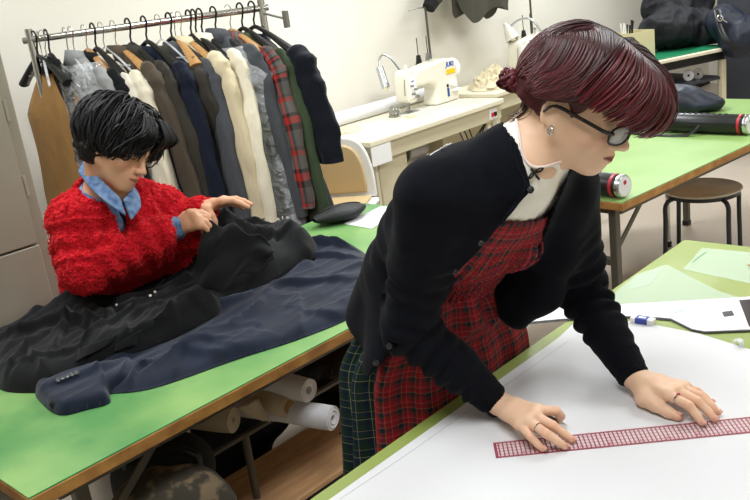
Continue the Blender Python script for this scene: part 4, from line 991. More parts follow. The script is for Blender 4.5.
def drape(name, poly, z0, h, folds, m, parent, step=.006, seed=0, noise=(.006, .003), edge=.025, th=.002, base=None, rim=None, ori=0, aniso=3., auto=0, fh=1.):
    """a spread garment as a thick sheet: outline polygon (world xy), height h over z0, folds = (path xy, height, width, skew)"""
    poly = smooth_poly(poly); A = np.array(poly); lo, hi = A.min(0) - step, A.max(0) + step
    xs, ys = np.arange(lo[0], hi[0], step), np.arange(lo[1], hi[1], step); X, Y = np.meshgrid(xs, ys, indexing='ij'); P = np.stack([X.ravel(), Y.ravel()], 1)
    ins = inside(P[:, 0], P[:, 1], poly); D = edge_dist(P, poly)
    # pull the boundary ring of outside points onto the outline so the hem is smooth
    near = (~ins) & (D < step * 1.45)
    Q = P.copy()
    for k in np.where(near)[0]:
        best = None
        for i in range(len(poly)):
            a, b = A[i], A[(i + 1) % len(poly)]; d = b - a; t = min(1, max(0, ((P[k] - a) @ d) / (d @ d + 1e-12))); q = a + t * d; e = ((P[k] - q) ** 2).sum()
            if best is None or e < best[0]: best = (e, q)
        Q[k] = best[1]
    D = np.where(ins, D, 0); e = 1 - np.exp(-D / edge)
    z = h * e
    c, s = math.cos(ori), math.sin(ori); P3 = np.stack([(Q[:, 0] * c + Q[:, 1] * s), (-Q[:, 0] * s + Q[:, 1] * c) * aniso, np.zeros(len(Q))], 1)
    wv = vnoise(P3, 5, seed) + .5 * vnoise(P3, 11, seed + 1); w2 = vnoise(P3, 13, seed + 5); z += noise[0] * 2.2 * (1 - np.abs(wv)) ** 2 * e + noise[1] * 2 * (1 - np.abs(w2)) ** 2 * e
    rg = np.random.RandomState(seed + 50); folds = list(folds)
    for _ in range(auto):
        c0 = A[rg.randint(len(A))] * (t0 := rg.rand() ** .5) + A[rg.randint(len(A))] * (1 - t0); an = ori + .55 * rg.randn(); ln = .05 + .14 * rg.rand(); dv = np.array([math.cos(an), math.sin(an)]); nv_ = np.array([-dv[1], dv[0]]); bd_ = .05 * rg.randn()
        folds.append(([tuple(c0 - dv * ln), tuple(c0 - dv * ln * .3 + nv_ * bd_ * .6), tuple(c0 + dv * ln * .4 + nv_ * bd_ * .5), tuple(c0 + dv * ln - nv_ * bd_)], (.005 + .013 * rg.rand()) * fh, .014 + .022 * rg.rand(), rg.choice([-1, 1])))
    for path, hh, ww, *sk in folds:
        sk = sk[0] if sk else 0; path = spline(path, max(8, len(path) * 5)); path = [tuple(p_[:2]) for p_ in path]
        best = np.full(len(Q), 9.); sd = np.zeros(len(Q)); tt = np.zeros(len(Q)); m_ = len(path) - 1
        for i in range(m_):
            a, b = np.array(path[i]), np.array(path[i + 1]); d = b - a; L = np.linalg.norm(d) + 1e-9; t = np.clip(((Q - a) @ d) / (L * L), 0, 1); r = Q - a - t[:, None] * d
            q = np.linalg.norm(r, axis=1); cr = (d[0] * r[:, 1] - d[1] * r[:, 0]) / L; u = q < best; best = np.where(u, q, best); sd = np.where(u, np.sign(cr), sd); tt = np.where(u, (i + t) / m_, tt)
        w_ = ww * (1 + sk * sd); w_ = np.maximum(w_, ww * .15); taper = np.sin(PI * np.clip(tt, .03, .97)) ** .5 if sk != 9 else 1
        sh_ = 1 if sk >= 0 else -1; prof = np.where(sd * sh_ > 0, np.exp(-(best / (ww * 1.5)) ** 1.3), np.exp(-(best / (ww * .42)) ** 2))
        z += 1.1 * hh * prof * taper * np.clip(e * 1.6, 0, 1)
    if base is not None: z = z + base(Q)
    z = np.maximum(z, .0025) + z0
    use = ins | near; vid = -np.ones(len(P), int); vid[use] = np.arange(use.sum()); I = vid.reshape(X.shape)
    f = np.stack([I[:-1, :-1], I[1:, :-1], I[1:, 1:], I[:-1, 1:]], -1).reshape(-1, 4); f = f[(f >= 0).all(1)]
    V = np.stack([Q[use, 0], Q[use, 1], z[use]], 1)
    # closed underside
    n = len(V); B = V.copy(); B[:, 2] = np.maximum(V[:, 2] - .012 - 0 * h, z0 + .0006) if base is not None else z0 + .0006
    edges = {}
    for q in f:
        for i in range(4):
            a, b = int(q[i]), int(q[(i + 1) % 4]); edges[(a, b)] = 1
    side = [(a, b, b + n, a + n) for (a, b) in edges if (b, a) not in edges]
    side = [(b, a, a + n, b + n) for a, b, _, _ in side]
    F = np.concatenate([f, f[:, ::-1] + n, np.array(side)]); 
    return obj(name, (np.concatenate([V, B]), F), m, parent, world=True, smooth=70, fix=False), (V, f)
def Z1(L, z=.735): return [tuple(atz(x, y, z)[:2]) for x, y in L]
M['blackwool'] = mat('black_wool', '0f1013', .85, c2='0a0b0e', ns=20, bump=.25, bs=600, bd=.0008, sheen=.10, spec=.2)
M['navywool'] = mat('navy_wool', '1a2235', .82, c2='151b2b', ns=14, bump=.25, bs=600, bd=.0008, sheen=.15, spec=.2)
M['horn'] = mat('grey_horn_button', '4b4c50', .3)
M['navyin'] = mat('dark_navy_facing', '191c28', .85, sheen=.05)
TZ = .7205
# navy coat underneath, towards the near side
nv = thing('coat', 'navy wool coat lying under the black coat, its buttoned sleeve pointing at the table corner', 'coat', (1.3, 1.9, TZ))
po = Z1([(36, 384), (44, 402), (62, 411), (108, 400), (112, 388), (150, 383), (235, 352), (300, 333), (345, 315), (357, 286), (362, 256), (352, 243), (318, 238), (260, 258), (180, 300), (120, 330), (90, 350), (82, 366)])
NVP = Z1([(96, 385), (120, 388), (160, 381), (235, 355), (300, 334), (352, 312), (375, 290), (368, 256), (352, 243), (318, 238), (260, 258), (180, 300), (120, 330), (84, 362)])
drape('coat_body', Z1([(96, 385), (120, 388), (160, 381), (235, 355), (300, 334), (352, 312), (375, 290), (368, 256), (352, 243), (318, 238), (260, 258), (180, 300), (120, 330), (84, 362)]), TZ, .022,
      [(Z1([(100, 372), (150, 350), (200, 322), (250, 300)]), .03, .03, .4), (Z1([(150, 372), (200, 352), (262, 318), (275, 296)]), .028, .018, -.5),
       (Z1([(258, 330), (266, 306), (285, 291), (352, 284)]), .026, .030, 1), (Z1([(290, 272), (320, 262), (360, 262)]), .02, .02), (Z1([(300, 250), (330, 248), (352, 252)]), .03, .018),
       (Z1([(130, 385), (140, 372), (155, 366)]), .018, .012)], M['navywool'], nv, seed=3, noise=(.003, .001), ori=.15, auto=26, fh=.8, step=.005)
sl_, _ = drape('sleeve', Z1([(36, 386), (40, 398), (58, 410), (84, 405), (108, 398), (110, 388), (134, 380), (142, 368), (120, 356), (92, 362), (66, 373)]), TZ, .030,
      [(Z1([(50, 392), (80, 384), (118, 370)]), .016, .03, .3), (Z1([(108, 398), (106, 385), (98, 372)]), .010, .008, .5), (Z1([(120, 384), (128, 374), (130, 364)]), .012, .01)], M['navywool'], nv, seed=6, noise=(.002, .001), edge=.007, step=.005)
cuffo = atz(55, 402, TZ + .02); cax = unit(atz(40, 408, TZ + .02) - atz(60, 398, TZ + .02))
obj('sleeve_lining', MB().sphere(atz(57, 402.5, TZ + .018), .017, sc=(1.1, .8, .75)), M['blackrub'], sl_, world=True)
bvN = BVHTree.FromPolygons([tuple(v) for v in _[0]], [tuple(int(i) for i in f) for f in _[1]])
for x, y in ((58.5, 377.5), (63, 375.5), (67.5, 373.8), (72, 372), (76.5, 370.3)):
    p, n = hit([bvN], x, y + 3.0, .001, 2.2); obj('button', MB().lathe([(0, .003), (.0045, .004), (.0062, .003), (.0066, -.002)], p, 14, n), M['horn'], sl_, world=True)
# black coat on top, running up to the seated person's hands
bk_ = thing('coat', 'large black wool coat heaped across the green table up to the seated person', 'coat', (1.3, 2.1, TZ))
def rise(Q):
    h = atz(212, 222, .93)[:2]; d = np.linalg.norm((Q - h) * np.array([1, 1.1]), axis=1); 
    r = .165 * np.exp(-(d / .105) ** 2)
    r += .045 * np.exp(-(edge_dist(Q, Z1([(225, 232), (262, 238), (300, 246)], .78), False) / .05) ** 2)
    r += .036 * np.where(inside(Q[:, 0], Q[:, 1], NVP), 1 - np.exp(-edge_dist(Q, NVP) / .03), 0)
    r += .03 * np.exp(-(edge_dist(Q, Z1([(60, 310), (100, 300), (150, 290)], .76), False) / .06) ** 2)
    return r
pb = Z1([(-12, 366), (0, 385), (35, 388), (60, 386), (100, 372), (160, 350), (215, 322), (228, 308), (262, 292), (300, 270), (318, 262), (312, 244), (285, 238), (262, 236)]) + [tuple(atz(245, 245, .72)[:2]), (1.86, 2.47), (1.6, 2.50), (1.3, 2.50), (1.05, 2.46), tuple(atz(40, 318, .73)[:2]), tuple(atz(0, 335, .73)[:2]), tuple(atz(-25, 345, .73)[:2])]
fo = [(Z1([(0, 376), (60, 372), (120, 348), (180, 322), (215, 304)]), .016, .014, .6), (Z1([(0, 352), (40, 345), (80, 338), (118, 345)]), .03, .022, .4),
      (Z1([(30, 330), (60, 318), (90, 312), (135, 318)]), .028, .020, -.4), (Z1([(78, 322), (100, 345), (118, 338), (95, 320)]), .020, .015), (Z1([(60, 366), (66, 348), (80, 330)]), .022, .012, .4),
      (Z1([(116, 334), (140, 326), (165, 322), (190, 310)]), .022, .020, .5), (Z1([(100, 304), (130, 300), (150, 294), (185, 285)]), .020, .016, .3), (Z1([(150, 312), (190, 296), (240, 282), (285, 262)]), .026, .018, .4),
      (Z1([(180, 284), (200, 270), (225, 262), (270, 258)]), .026, .014, -.4), (Z1([(225, 285), (262, 272), (300, 258)]), .030, .020, .3), (Z1([(196, 262), (215, 250), (230, 262), (215, 275)]), .026, .012),
      (Z1([(240, 252), (270, 246), (300, 242)]), .028, .016), (Z1([(120, 362), (160, 346), (205, 322), (220, 308)]), .020, .010, .7), (Z1([(30, 358), (40, 375), (55, 384)]), .014, .012),
      (Z1([(262, 292), (275, 278), (280, 262)]), .018, .010), (Z1([(150, 280), (165, 268), (190, 258)]), .024, .014)]
_o, bkm = drape('coat_body', pb, TZ, .05, fo, M['blackwool'], bk_, seed=8, noise=(.005, .0015), base=rise, ori=.35, auto=44, step=.005)
# lapel and pocket flap lying on the black coat
bvB = BVHTree.FromPolygons([tuple(v) for v in bkm[0]], [tuple(int(i) for i in f) for f in bkm[1]])
def patch(name, quad, m, par, lift=.004, n=10, fb=2.4, th=.003, bvs=None):
    a, b, c, d = [np.array(q, float) for q in quad]; G = []
    for i in range(n + 1):
        u = i / n; G.append([hit(bvs or [bvB], *(a * (1 - u) * (1 - v) + b * u * (1 - v) + c * u * v + d * (1 - u) * v), lift, fb)[0] for v in np.linspace(0, 1, n + 1)])
    return obj(name, MB().grid(G), m, par, world=True, smooth=180, solid=th)
patch('collar', ((78, 352), (120, 334), (108, 346), (76, 364)), M['blackwool'], bk_, .008)
patch('pocket_flap', ((116, 344), (140, 330), (135, 345), (114, 352)), M['blackwool'], bk_, .007)
M['pinkpin'] = mat('pearl_pin', 'e8d8cc', .2)
for x, y in ((117, 305), (150, 296), (155, 292)):
    p, n = hit([bvB], x, y, .001, 2.4); obj('button', MB().lathe([(0, .004), (.0035, .003), (.004, 0)], p, 12, n), M['pinkpin'], bk_, world=True)
# the flap held up by the hands
g = strip([atd(206, 222, 2.47), atd(225, 224, 2.50), atd(250, 232, 2.56), atd(272, 244, 2.62)], [atd(190, 292, 2.42), atd(215, 290, 2.45), atd(250, 274, 2.55), atd(275, 262, 2.62)], 20, 12)
g = [[p_ + np.array([.0, .0, .012 * math.sin(i * .9 + j * .35)]) + unit(ray(200, 250)) * .012 * math.sin(j * .9 + i * .4) for j, p_ in enumerate(r)] for i, r in enumerate(g)]
obj('lifted_front', MB().grid(g), M['blackwool'], bk_, world=True, smooth=180, solid=.006, sub=1)

# ------------------------------------------------------------------ small things on the green table
pp = thing('paper_sheet', 'white paper sheet beside the black pouch at the far end of the green table', 'paper', (*atz(370, 212, TZ)[:2], TZ))
obj('sheet', MB().prism([tuple(atz(x, y, TZ)[:2]) for x, y in ((344, 224), (372, 229), (402, 208), (381, 206.5))], TZ + .0003, TZ + .0015), M['paper'], pp, world=True)
pc = thing('pouch', 'black soft zip pouch lying on the far end of the green table', 'pouch', (*atz(338, 216, TZ)[:2], TZ))
pa, pb2 = atz(314, 221, TZ + .03), atz(365, 206, TZ + .03); ax = unit(pb2 - pa); sd = np.cross((0, 0, 1), ax); L = np.linalg.norm(pb2 - pa); G = []
for i in range(25):
    t = i / 24; w_ = .058 * (math.sin(PI * min(1, max(0, t * .96 + .03))) ** .55) * (.85 + .3 * math.sin(3 * t)) ; hh = .030 * (math.sin(PI * min(1, max(0, t * .96 + .02))) ** .5)
    G.append([pa + ax * L * t + sd * w_ * math.cos(a) * (1 + .05 * math.sin(6 * t + a)) + np.array([0, 0, 1]) * (hh * math.sin(a) * (1 + .08 * math.sin(9 * t + 2 * a)) + .001) for a in np.linspace(0, 2 * PI, 25)[:-1]])
M['pouch'] = mat('black_nylon', '17181a', .6, bump=.5, bs=60, bd=.004)
obj('pouch_body', MB().grid(G, close=True), M['pouch'], pc, world=True, smooth=180)
obj('zip', MB().tube([pa + ax * L * t + sd * .012 + np.array([0, 0, .031 * math.sin(PI * t) ** .5 + .0015]) for t in np.linspace(.06, .94, 18)], .003, 6), M['black'], pc, world=True)
obj('zip_pull', MB().beam(pb2 + (0, 0, .006), pb2 + ax * .02 + (0, 0, .002), .01, .003), M['steel'], pc, world=True)
# wrist pincushions
M['pinc'] = mat('patterned_cotton', 'e8e0d8', .8, c2='b02a35', ns=60, nd=1, fac=(.45, .55))
pi_ = thing('pincushion', 'red and white patterned pincushion beside the coats near the rack', 'pincushion', (*atz(284, 230, TZ)[:2], TZ))
c = atz(284, 226, TZ + .02)
obj('cushion', MB().sphere(c, .030, sc=(1.35, 1, .62)), M['pinc'], pi_, world=True, smooth=180)
for k in range(7): 
    d = unit(np.array([math.cos(k * 2.4), math.sin(k * 2.4), 1.4])); obj('pin', MB().cyl(c + d * .012, c + d * .036, .0006, seg=5).sphere(c + d * .037, .0022, 8, 6), M['white'], pi_, world=True)
# ------------------------------------------------------------------ garment rack and the clothes on it
RZ, RL, RR = 1.475, None, None
def at_rod(px, D): return None
L0 = atd(30, 38, 3.62); R0 = atd(262, 10, 3.68)
RZ = (L0[2] + R0[2]) / 2; L0[2] = R0[2] = RZ; rd = unit(R0 - L0); RLEN = np.linalg.norm(R0 - L0)
rn = unit(np.cross(rd, (0, 0, 1)))                          # towards the viewer side
if rn @ FW > 0: rn = -rn
rk = thing('garment_rack', 'chrome garment rack on castors packed with coats behind the seated person', 'rack', ((L0 + R0) / 2 * (1, 1, 0)))
obj('rail', MB().cyl(L0 - rd * .03, R0 + rd * .03, .0145, seg=20), M['chrome'], rk, world=True)
for e in (L0, R0):
    obj('upright', MB().cyl(e * (1, 1, 0) + (0, 0, .10), e + (0, 0, .045), .016, seg=16), M['chrome'], rk, world=True)
    fo_ = obj('foot_bar', MB().cyl(e * (1, 1, 0) - rn * .24 + (0, 0, .10), e * (1, 1, 0) + rn * .24 + (0, 0, .10), .014, seg=14), M['chrome'], rk, world=True)
    for q in (-.22, .22):
        c = e * (1, 1, 0) + rn * q; obj('castor', MB().cyl(c + rd * -.01 + (0, 0, .03), c + rd * .01 + (0, 0, .03), .03, seg=20).beam(c + (0, 0, .04), c + (0, 0, .09), .03, .02), M['black'], rk, world=True, bev=.001)
obj('base_bar', MB().cyl(L0 * (1, 1, 0) + (0, 0, .13), R0 * (1, 1, 0) + (0, 0, .13), .012, seg=14), M['chrome'], rk, world=True)
ha, hb = R0 + rd * .0 + (0, 0, -.02), atd(286, 19, 3.55)
obj('end_hook', MB().tube([ha, hb], .005, 10), M['steel'], rk, world=True)
obj('end_hook_grip', MB().tube([hb + (0, 0, .035), hb - (0, 0, .035)], [.014, .014], 12), M['steel'], rk, world=True, bev=.003)

M['clearpl'] = mat('clear_plastic', 'e6e8ea', .15, alpha=.45)
M['film'] = mat('clear_garment_film', 'e8edf2', .10, alpha=.34, spec=1, bump=1, bs=13, bd=.10)
fab = dict(white='dcd6c8', cream='d5c8a8', charcoal='38352f', grey='6f6d6a', darkgrey='2c2d30', navy='141a2a', black='101114', olive='3c4a36', camel='b38a55', lightgrey='8f9191', blacknylon='17181a', slate='4a4d52', ivory='e6dfc9', brown='4f463b', wine='4a1d24', inkblack='10141f')
for k, v in fab.items(): M['f_' + k] = mat('cloth_' + k, v, .85, bump=.8, bs=11, bd=.035, stretch=(1, 1, .35), sheen=.08, spec=.2)
# red/grey check for one of the coats
M['f_check'] = tartan('red_grey_check_wool', [(0, '5d5a58'), (.3, '2b2b2c'), (.42, 'b2302c'), (.55, '2b2b2c'), (.62, '6a6663'), (.85, 'a53430'), (.93, '4a4745')], 9)
def rel(o, ax, w, p): return o + ax * p[0] + w * p[1] + np.array([0, 0, 1]) * p[2]
def hanger_obj(o, ax, w, kind, label, group, half=.20):
    """o = top of the hook on the rail; ax = near-end direction; w = thickness direction"""
    t = thing('clothes_hanger', label, 'hanger', o, 0, group)
    mats = dict(black=M['black'], wood=M['wood'], clear=M['clearpl'], wire=M['steel'])
    hk = [rel(o, ax, w, (.022 * math.sin(a), 0, -.010 + .022 * math.cos(a))) for a in np.linspace(-2.0, 1.9, 14)] 
    hk = hk + [rel(o, ax, w, q) for q in ((.008, 0, -.050), (0, 0, -.062), (0, 0, -.095))]
    obj('hook', MB().tube(hk, .0042 if kind == 'black' else .0024, 8), M['black'] if kind == 'black' else M['chrome'], t, world=True)
    P, r = [], []
    for u in np.linspace(-1, 1, 25):
        P.append(rel(o, ax, w, (u * half, 0, -.092 - .115 * abs(u) ** 1.25))); r.append((.011 + .011 * abs(u) ** 2) if kind in ('black', 'wood') else .005)
    obj('shoulder_bar', MB().tube(P, r, 10, sq=(1.15, .8) if kind != 'wood' else (1.3, .55)), mats[kind], t, world=True, smooth=60)
    if kind in ('wire', 'wood', 'clear'): obj('trouser_bar', MB().cyl(rel(o, ax, w, (-half * .9, 0, -.172)), rel(o, ax, w, (half * .9, 0, -.172)), .004, seg=8), mats[kind], t, world=True)
    return t
def garment(o, ax, w, name, label, cat, m, group, half=.225, L=.85, th=.045, slv=.58, slr=.052, seed=0, flare=.06, collar=True, film=False, lining=None, cuff=None, top=None, fwd=.02):
    rs = np.random.RandomState(seed); top = -.095 - .05 * rs.rand() if top is None else top; slr = slr * (.85 + .3 * rs.rand()); fwd = .03 * rs.randn(); t = thing(name, label, cat, o, 0, group); mm = M['f_' + m]; ph = rs.rand(6) * 6; na = 56; n = 34; G = []; UVg = []
    for i in range(n + 1):
        s = i / n; z = top - s * L
        q_ = s * L / .19
        if q_ < 1: hw = .055 + (half - .055) * q_ ** .8
        else: hw = half - .02 * math.sin(min(1, max(0, s - .14) / .4) * PI) + flare * max(0, s - .5) * 2
        tk = th * (.45 + .55 * min(1, s / .16)) * (1 + .25 * s); row = []
        fa = .10 + .30 * s
        for k in range(na):
            a = 2 * PI * k / na; f = 1 + fa * .55 * (math.sin(5 * a + ph[0] + 1.5 * s) * .5 + math.sin(9 * a + ph[1] - s * 2) * .35 + .3 * math.sin(14 * a + ph[2] + 3 * s)); ca, sa = math.cos(a), math.sin(a)
            row.append(rel(o, ax, w, (hw * math.copysign(abs(ca) ** .8, ca) * (1 + .12 * (f - 1)) , tk * math.copysign(abs(sa) ** .7, sa) * f, z + .006 * math.sin(3 * a + ph[3]) * s))); UVg.append((a * .12, -s * L))
        G.append(row)
    cap = [[rel(o, ax, w, (0, 0, G[0][0][2] - o[2] + .004))] * na]; capb = [[rel(o, ax, w, (0, 0, top - L + .05))] * na]
    mb = MB().grid(cap + G + capb, close=True); UVg = [(0, 0)] * na + UVg + [(0, -L)] * na
    obj('garment_body', mb, mm, t, world=True, smooth=80, uv=np.array(UVg), fix=False)
    for sg in (1, -1):
        if slv <= 0: break
        fr_ = fwd if sg > 0 else 0; dd = rs.rand() * .02
        sp_ = (.075 if sg > 0 else .02) * slv / .6
        P = spline([(sg * (half - .065), 0, top - .070), (sg * (half - .012), 0, top - .120), (sg * (half + .018), 0, top - .20), (sg * (half + .026 + dd + sp_ * .5), fr_, top - .18 - slv * .45), (sg * (half + .026 + sp_), fr_ * 1.3, top - .13 - slv)], 30)
        nn = 30; R = np.interp(np.linspace(0, 1, nn), [0, .12, .3, 1], [slr * .3, slr * .78, slr * 1.0, slr * .92]); V, uvs = [], []; sgm = 26; Pw = np.array([rel(o, ax, w, p) for p in P]); T = np.gradient(Pw, axis=0); T /= np.linalg.norm(T, axis=1)[:, None]
        for i in range(nn):
            u_ = unit(np.cross(T[i], w)); v_ = np.cross(T[i], u_)
            for k in range(sgm):
                a = 2 * PI * k / sgm; q = R[i] * (1 + .10 * math.sin(i * .85 + ph[4] + 1.3 * math.sin(a + ph[5])) * math.sin(a * 1 + i * .1) + .05 * math.sin(i * 1.7 + 2 * a)); V.append(Pw[i] + q * (math.cos(a) * u_ * 1.15 + math.sin(a) * v_ * .58 + .07 * v_ * math.sin(3 * a + i * .22 + ph[3]))); uvs.append((a * .05, -i / nn * slv))
        for dz in (.85, .2): 
            for k in range(sgm): V.append(Pw[-1] + (V[(nn - 1) * sgm + k] - Pw[-1]) * dz + T[-1] * (-.012 if dz > .5 else -.05)); uvs.append((0, -slv))
        F = [(i * sgm + k, i * sgm + (k + 1) % sgm, (i + 1) * sgm + (k + 1) % sgm, (i + 1) * sgm + k) for i in range(nn + 1) for k in range(sgm)]
        sv = obj('sleeve', (np.array(V), F), mm, t, world=True, smooth=80, uv=np.array(uvs), fix=False)
        if cuff and sg > 0: obj('cuff', MB().tube([Pw[-1] + T[-1] * -.005, Pw[-1] + T[-1] * .035], slr * .72, 20, sq=(1.0, .8)), M['f_' + cuff], sv, world=True)
    if collar:
        cg = []
        for i in range(21):
            a = -PI * .62 + i / 20 * PI * 1.24; c_, s_ = math.sin(a), math.cos(a)
            cg.append([rel(o, ax, w, (.050 * c_, -.022 * s_ * 1.0 + .0, top + .008 + .010 * s_)), rel(o, ax, w, (.058 * c_, -.034 * s_, top + .012 + .010 * s_)), rel(o, ax, w, (.088 * c_, -.050 * s_, top - .040))])
        obj('collar', MB().grid(cg), mm, t, world=True, smooth=180, solid=.006, uv=np.array([(i * .02, j * .02) for i in range(21) for j in range(3)]))
    if film:
        Gf = [[p_ + (np.array(p_) - rel(o, ax, w, (0, 0, p_[2] - o[2]))) * .26 + unit(np.array(p_) - rel(o, ax, w, (0, 0, p_[2] - o[2]))) * .03 for p_ in r] for r in G[2:]]
        obj('plastic_cover', MB().grid(Gf, close=True), M['film'], t, world=True, smooth=80)
    return t
BG = 'coats on the garment rack'
# (rail pixel x, near-end swing deg, name, label, category, cloth, hanger, options)
items = [
 (46, 20, 'jacket', 'black jacket on the chunky black hanger at the left end of the rack', 'jacket', 'black', 'black', dict(L=.42, slv=.0, half=.16, th=.03)),
 (42, 38, 'garment_bag', 'camel brown garment cover at the left end of the rack', 'garment cover', 'camel', 'wire', dict(L=.98, slv=0, half=.21, th=.06, collar=False, flare=.0, top=-.16)),
 (70, 22, 'blouse', 'pale grey blouse under crinkled clear plastic near the left end of the rack', 'blouse', 'lightgrey', 'clear', dict(L=.60, slv=.42, film=True, th=.06)),
 (83, 24, 'jacket', 'black and white jacket hanging on a wooden hanger above the black hair', 'jacket', 'black', 'wood', dict(L=.62, slv=.5, half=.20)),
 (92, 24, 'shirt', 'white shirt between the black jacket and the cream jacket', 'shirt', 'white', 'black', dict(L=.7, slv=.5, half=.21, th=.03)),
 (100, 26, 'jacket', 'cream jacket on the rack, its pale shoulder above the seated head', 'jacket', 'ivory', 'clear', dict(L=.66, slv=.52, half=.235)),
 (112, 26, 'coat', 'brown-charcoal coat just right of the cream jacket', 'coat', 'brown', 'wood', dict(L=.95, slv=.62, half=.245)),
 (127, 25, 'coat', 'dark charcoal coat on a broad black hanger left of the navy coat', 'coat', 'charcoal', 'black', dict(L=1.0, slv=.62, half=.22)),
 (143, 25, 'coat', 'dark navy coat with a white size tag on its hanger', 'coat', 'navy', 'black', dict(L=1.0, slv=.62, half=.235, slr=.06)),
 (157, 25, 'coat', 'dark grey-brown wool coat right of the dark navy coat', 'coat', 'charcoal', 'clear', dict(L=1.02, slv=.64, half=.235, slr=.058)),
 (168, 26, 'coat', 'mid grey smooth coat in the middle of the rack', 'coat', 'slate', 'black', dict(L=.86, slv=.60, half=.235)),
 (178, 26, 'coat', 'long cream coat in the middle of the rack behind the raised hand', 'coat', 'cream', 'wood', dict(L=1.08, slv=.62, half=.24, th=.05)),
 (188, 22, 'jacket', 'black nylon jacket between the two cream garments', 'jacket', 'blacknylon', 'black', dict(L=.9, slv=.6, half=.20)),
 (199, 25, 'jacket', 'ivory jacket with a stand collar left of the plastic-covered coat', 'jacket', 'ivory', 'black', dict(L=1.05, slv=.64, half=.225)),
 (213, 26, 'coat', 'black coat under shiny clear plastic left of the red check coat', 'coat', 'slate', 'black', dict(L=1.02, slv=.66, half=.235, film=True, th=.055)),
 (228, 27, 'coat', 'red and grey check wool coat near the right end of the rack', 'coat', 'check', 'wood', dict(L=.92, slv=.60, half=.24, th=.055, slr=.060)),
 (240, 27, 'coat', 'olive green coat between the red check coat and the long black coat', 'coat', 'olive', 'black', dict(L=1.04, slv=.66, half=.235, cuff='wine')),
 (252, 27, 'coat', 'long black coat at the right end of the rack', 'coat', 'inkblack', 'black', dict(L=1.15, slv=.40, half=.26, th=.06, slr=.082, flare=.20)),
]
for i, (px, sw, nm, lb, ct, m_, hk_, kw) in enumerate(items):
    f = (px - 30) / (262 - 30); o = L0 + (R0 - L0) * f + np.array([0, 0, .024 - .0145 + .012])
    a = math.radians(sw + 13); ax = unit(rn * math.cos(a) + rd * math.sin(a)); w_ = unit(np.cross((0, 0, 1), ax))
    if w_ @ rd < 0: w_ = -w_
    hanger_obj(o, ax, w_, hk_, {'black': 'black plastic', 'wood': 'varnished wooden', 'clear': 'clear plastic', 'wire': 'thin wire'}[hk_] + ' hanger carrying the ' + lb.split(' on ')[0].split(' under ')[0].split(' between ')[0].split(' near ')[0].split(' at ')[0].split(' just ')[0].split(' hanging ')[0].split(' left ')[0].split(' right ')[0].split(' with ')[0].split(' in ')[0], 'hangers on the garment rack', half=kw.get('half', .225) - .035)
    g_ = garment(o, ax, w_, nm, lb, ct, m_, BG, seed=i + 20, **kw)
# loose hangers at the left end
for px, sw, kd, lb in ((34, 40, 'black', 'broad black empty hanger at the far left end of the rack'), (38, 15, 'clear', 'clear plastic empty hanger at the left end of the rack'), (64, 30, 'clear', 'clear plastic empty hanger beside the plastic-covered blouse'), (172, 24, 'wood', 'wooden empty hanger among the black hangers mid-rack'), (193, 32, 'black', 'long black empty hanger resting above the ivory jacket')):
    f = (px - 30) / 232; o = L0 + (R0 - L0) * f + np.array([0, 0, .0215]); a = math.radians(sw); ax = unit(rn * math.cos(a) + rd * math.sin(a)); w_ = unit(np.cross((0, 0, 1), ax))
    hanger_obj(o, ax, w_, kd, lb, 'hangers on the garment rack', half=.21)
# white size tag and a hanging paper tag
def tag_card(o, r, u, sx, sy, label):
    t = thing('size_tag', label, 'tag', o); obj('card', MB().prism([(-sx, -sy), (sx, -sy), (sx, sy), (-sx, sy)], -.0006, .0006, (o, r, u, np.cross(r, u))), M['white'], t, world=True); return t
# ------------------------------------------------------------------ sewing tables and machines along the rear wall
SZ = .76
def sewing_table(label, x0, x1, y0, y1, z, rz=0, loc=None):
    t = thing('sewing_table', label, 'sewing table', (x0, y0, 0)); W, D = x1 - x0, y1 - y0
    obj('tabletop', MB().bx(0, W, 0, D, z - .035, z), M['cream'], t, bev=.008, seg=3)
    obj('apron', MB().bx(.015, W - .015, .02, D - .02, z - .125, z - .036), M['creamd'], t, bev=.003)
    for xx in (.10, W - .10):
        for yy in (.08, D - .06): obj('leg', MB().bx(xx - .02, xx + .02, yy - .02, yy + .02, .02, z - .126), M['cream'], t, bev=.003)
        obj('foot_bar', MB().bx(xx - .025, xx + .025, .03, D - .02, 0, .02), M['creamd'], t)
        obj('side_rail', MB().bx(xx - .01, xx + .01, .08, D - .06, .30, .34), M['cream'], t)
    obj('back_panel', MB().bx(.12, W - .12, D - .07, D - .055, .12, z - .13), M['creamd'], t)
    obj('treadle', MB().box((W * .5, D * .45, .06), (.42, .26, .02), rot=[[1, 0, 0], [0, .97, -.24], [0, .24, .97]]), M['steel'], t, bev=.004)
    return t
st1 = sewing_table('cream sewing table by the wall carrying the lettered sewing machine and paper roll', 3.285, 4.555, 3.215, 3.90, SZ)
obj('white_card', MB().bx(.0, .16, -.002, 0.0, SZ - .14, SZ - .035), M['white'], st1)
obj('motor', MB().cyl((.62, .34, SZ - .21), (.80, .34, SZ - .21), .075, seg=24).cyl((.56, .34, SZ - .21), (.62, .34, SZ - .21), .05, seg=24), M['steel'], st1, bev=.004)
obj('motor_bracket', MB().bx(.64, .78, .28, .40, SZ - .15, SZ - .12), M['legmetal'], st1)
obj('control_box', MB().bx(.86, 1.06, .20, .42, SZ - .28, SZ - .128), M['creamd'], st1, bev=.006)
obj('switch_box', MB().bx(1.12, 1.20, .012, .05, SZ - .115, SZ - .05), M['white'], st1, bev=.004)
M['redsw'] = mat('red_switch', 'c82a2a', .3); M['greensw'] = mat('green_switch', '2a8a4a', .3)
obj('switch_button', MB().bx(1.135, 1.155, .004, .012, SZ - .095, SZ - .07), M['redsw'], st1); obj('switch_button', MB().bx(1.165, 1.185, .004, .012, SZ - .095, SZ - .07), M['black'], st1)
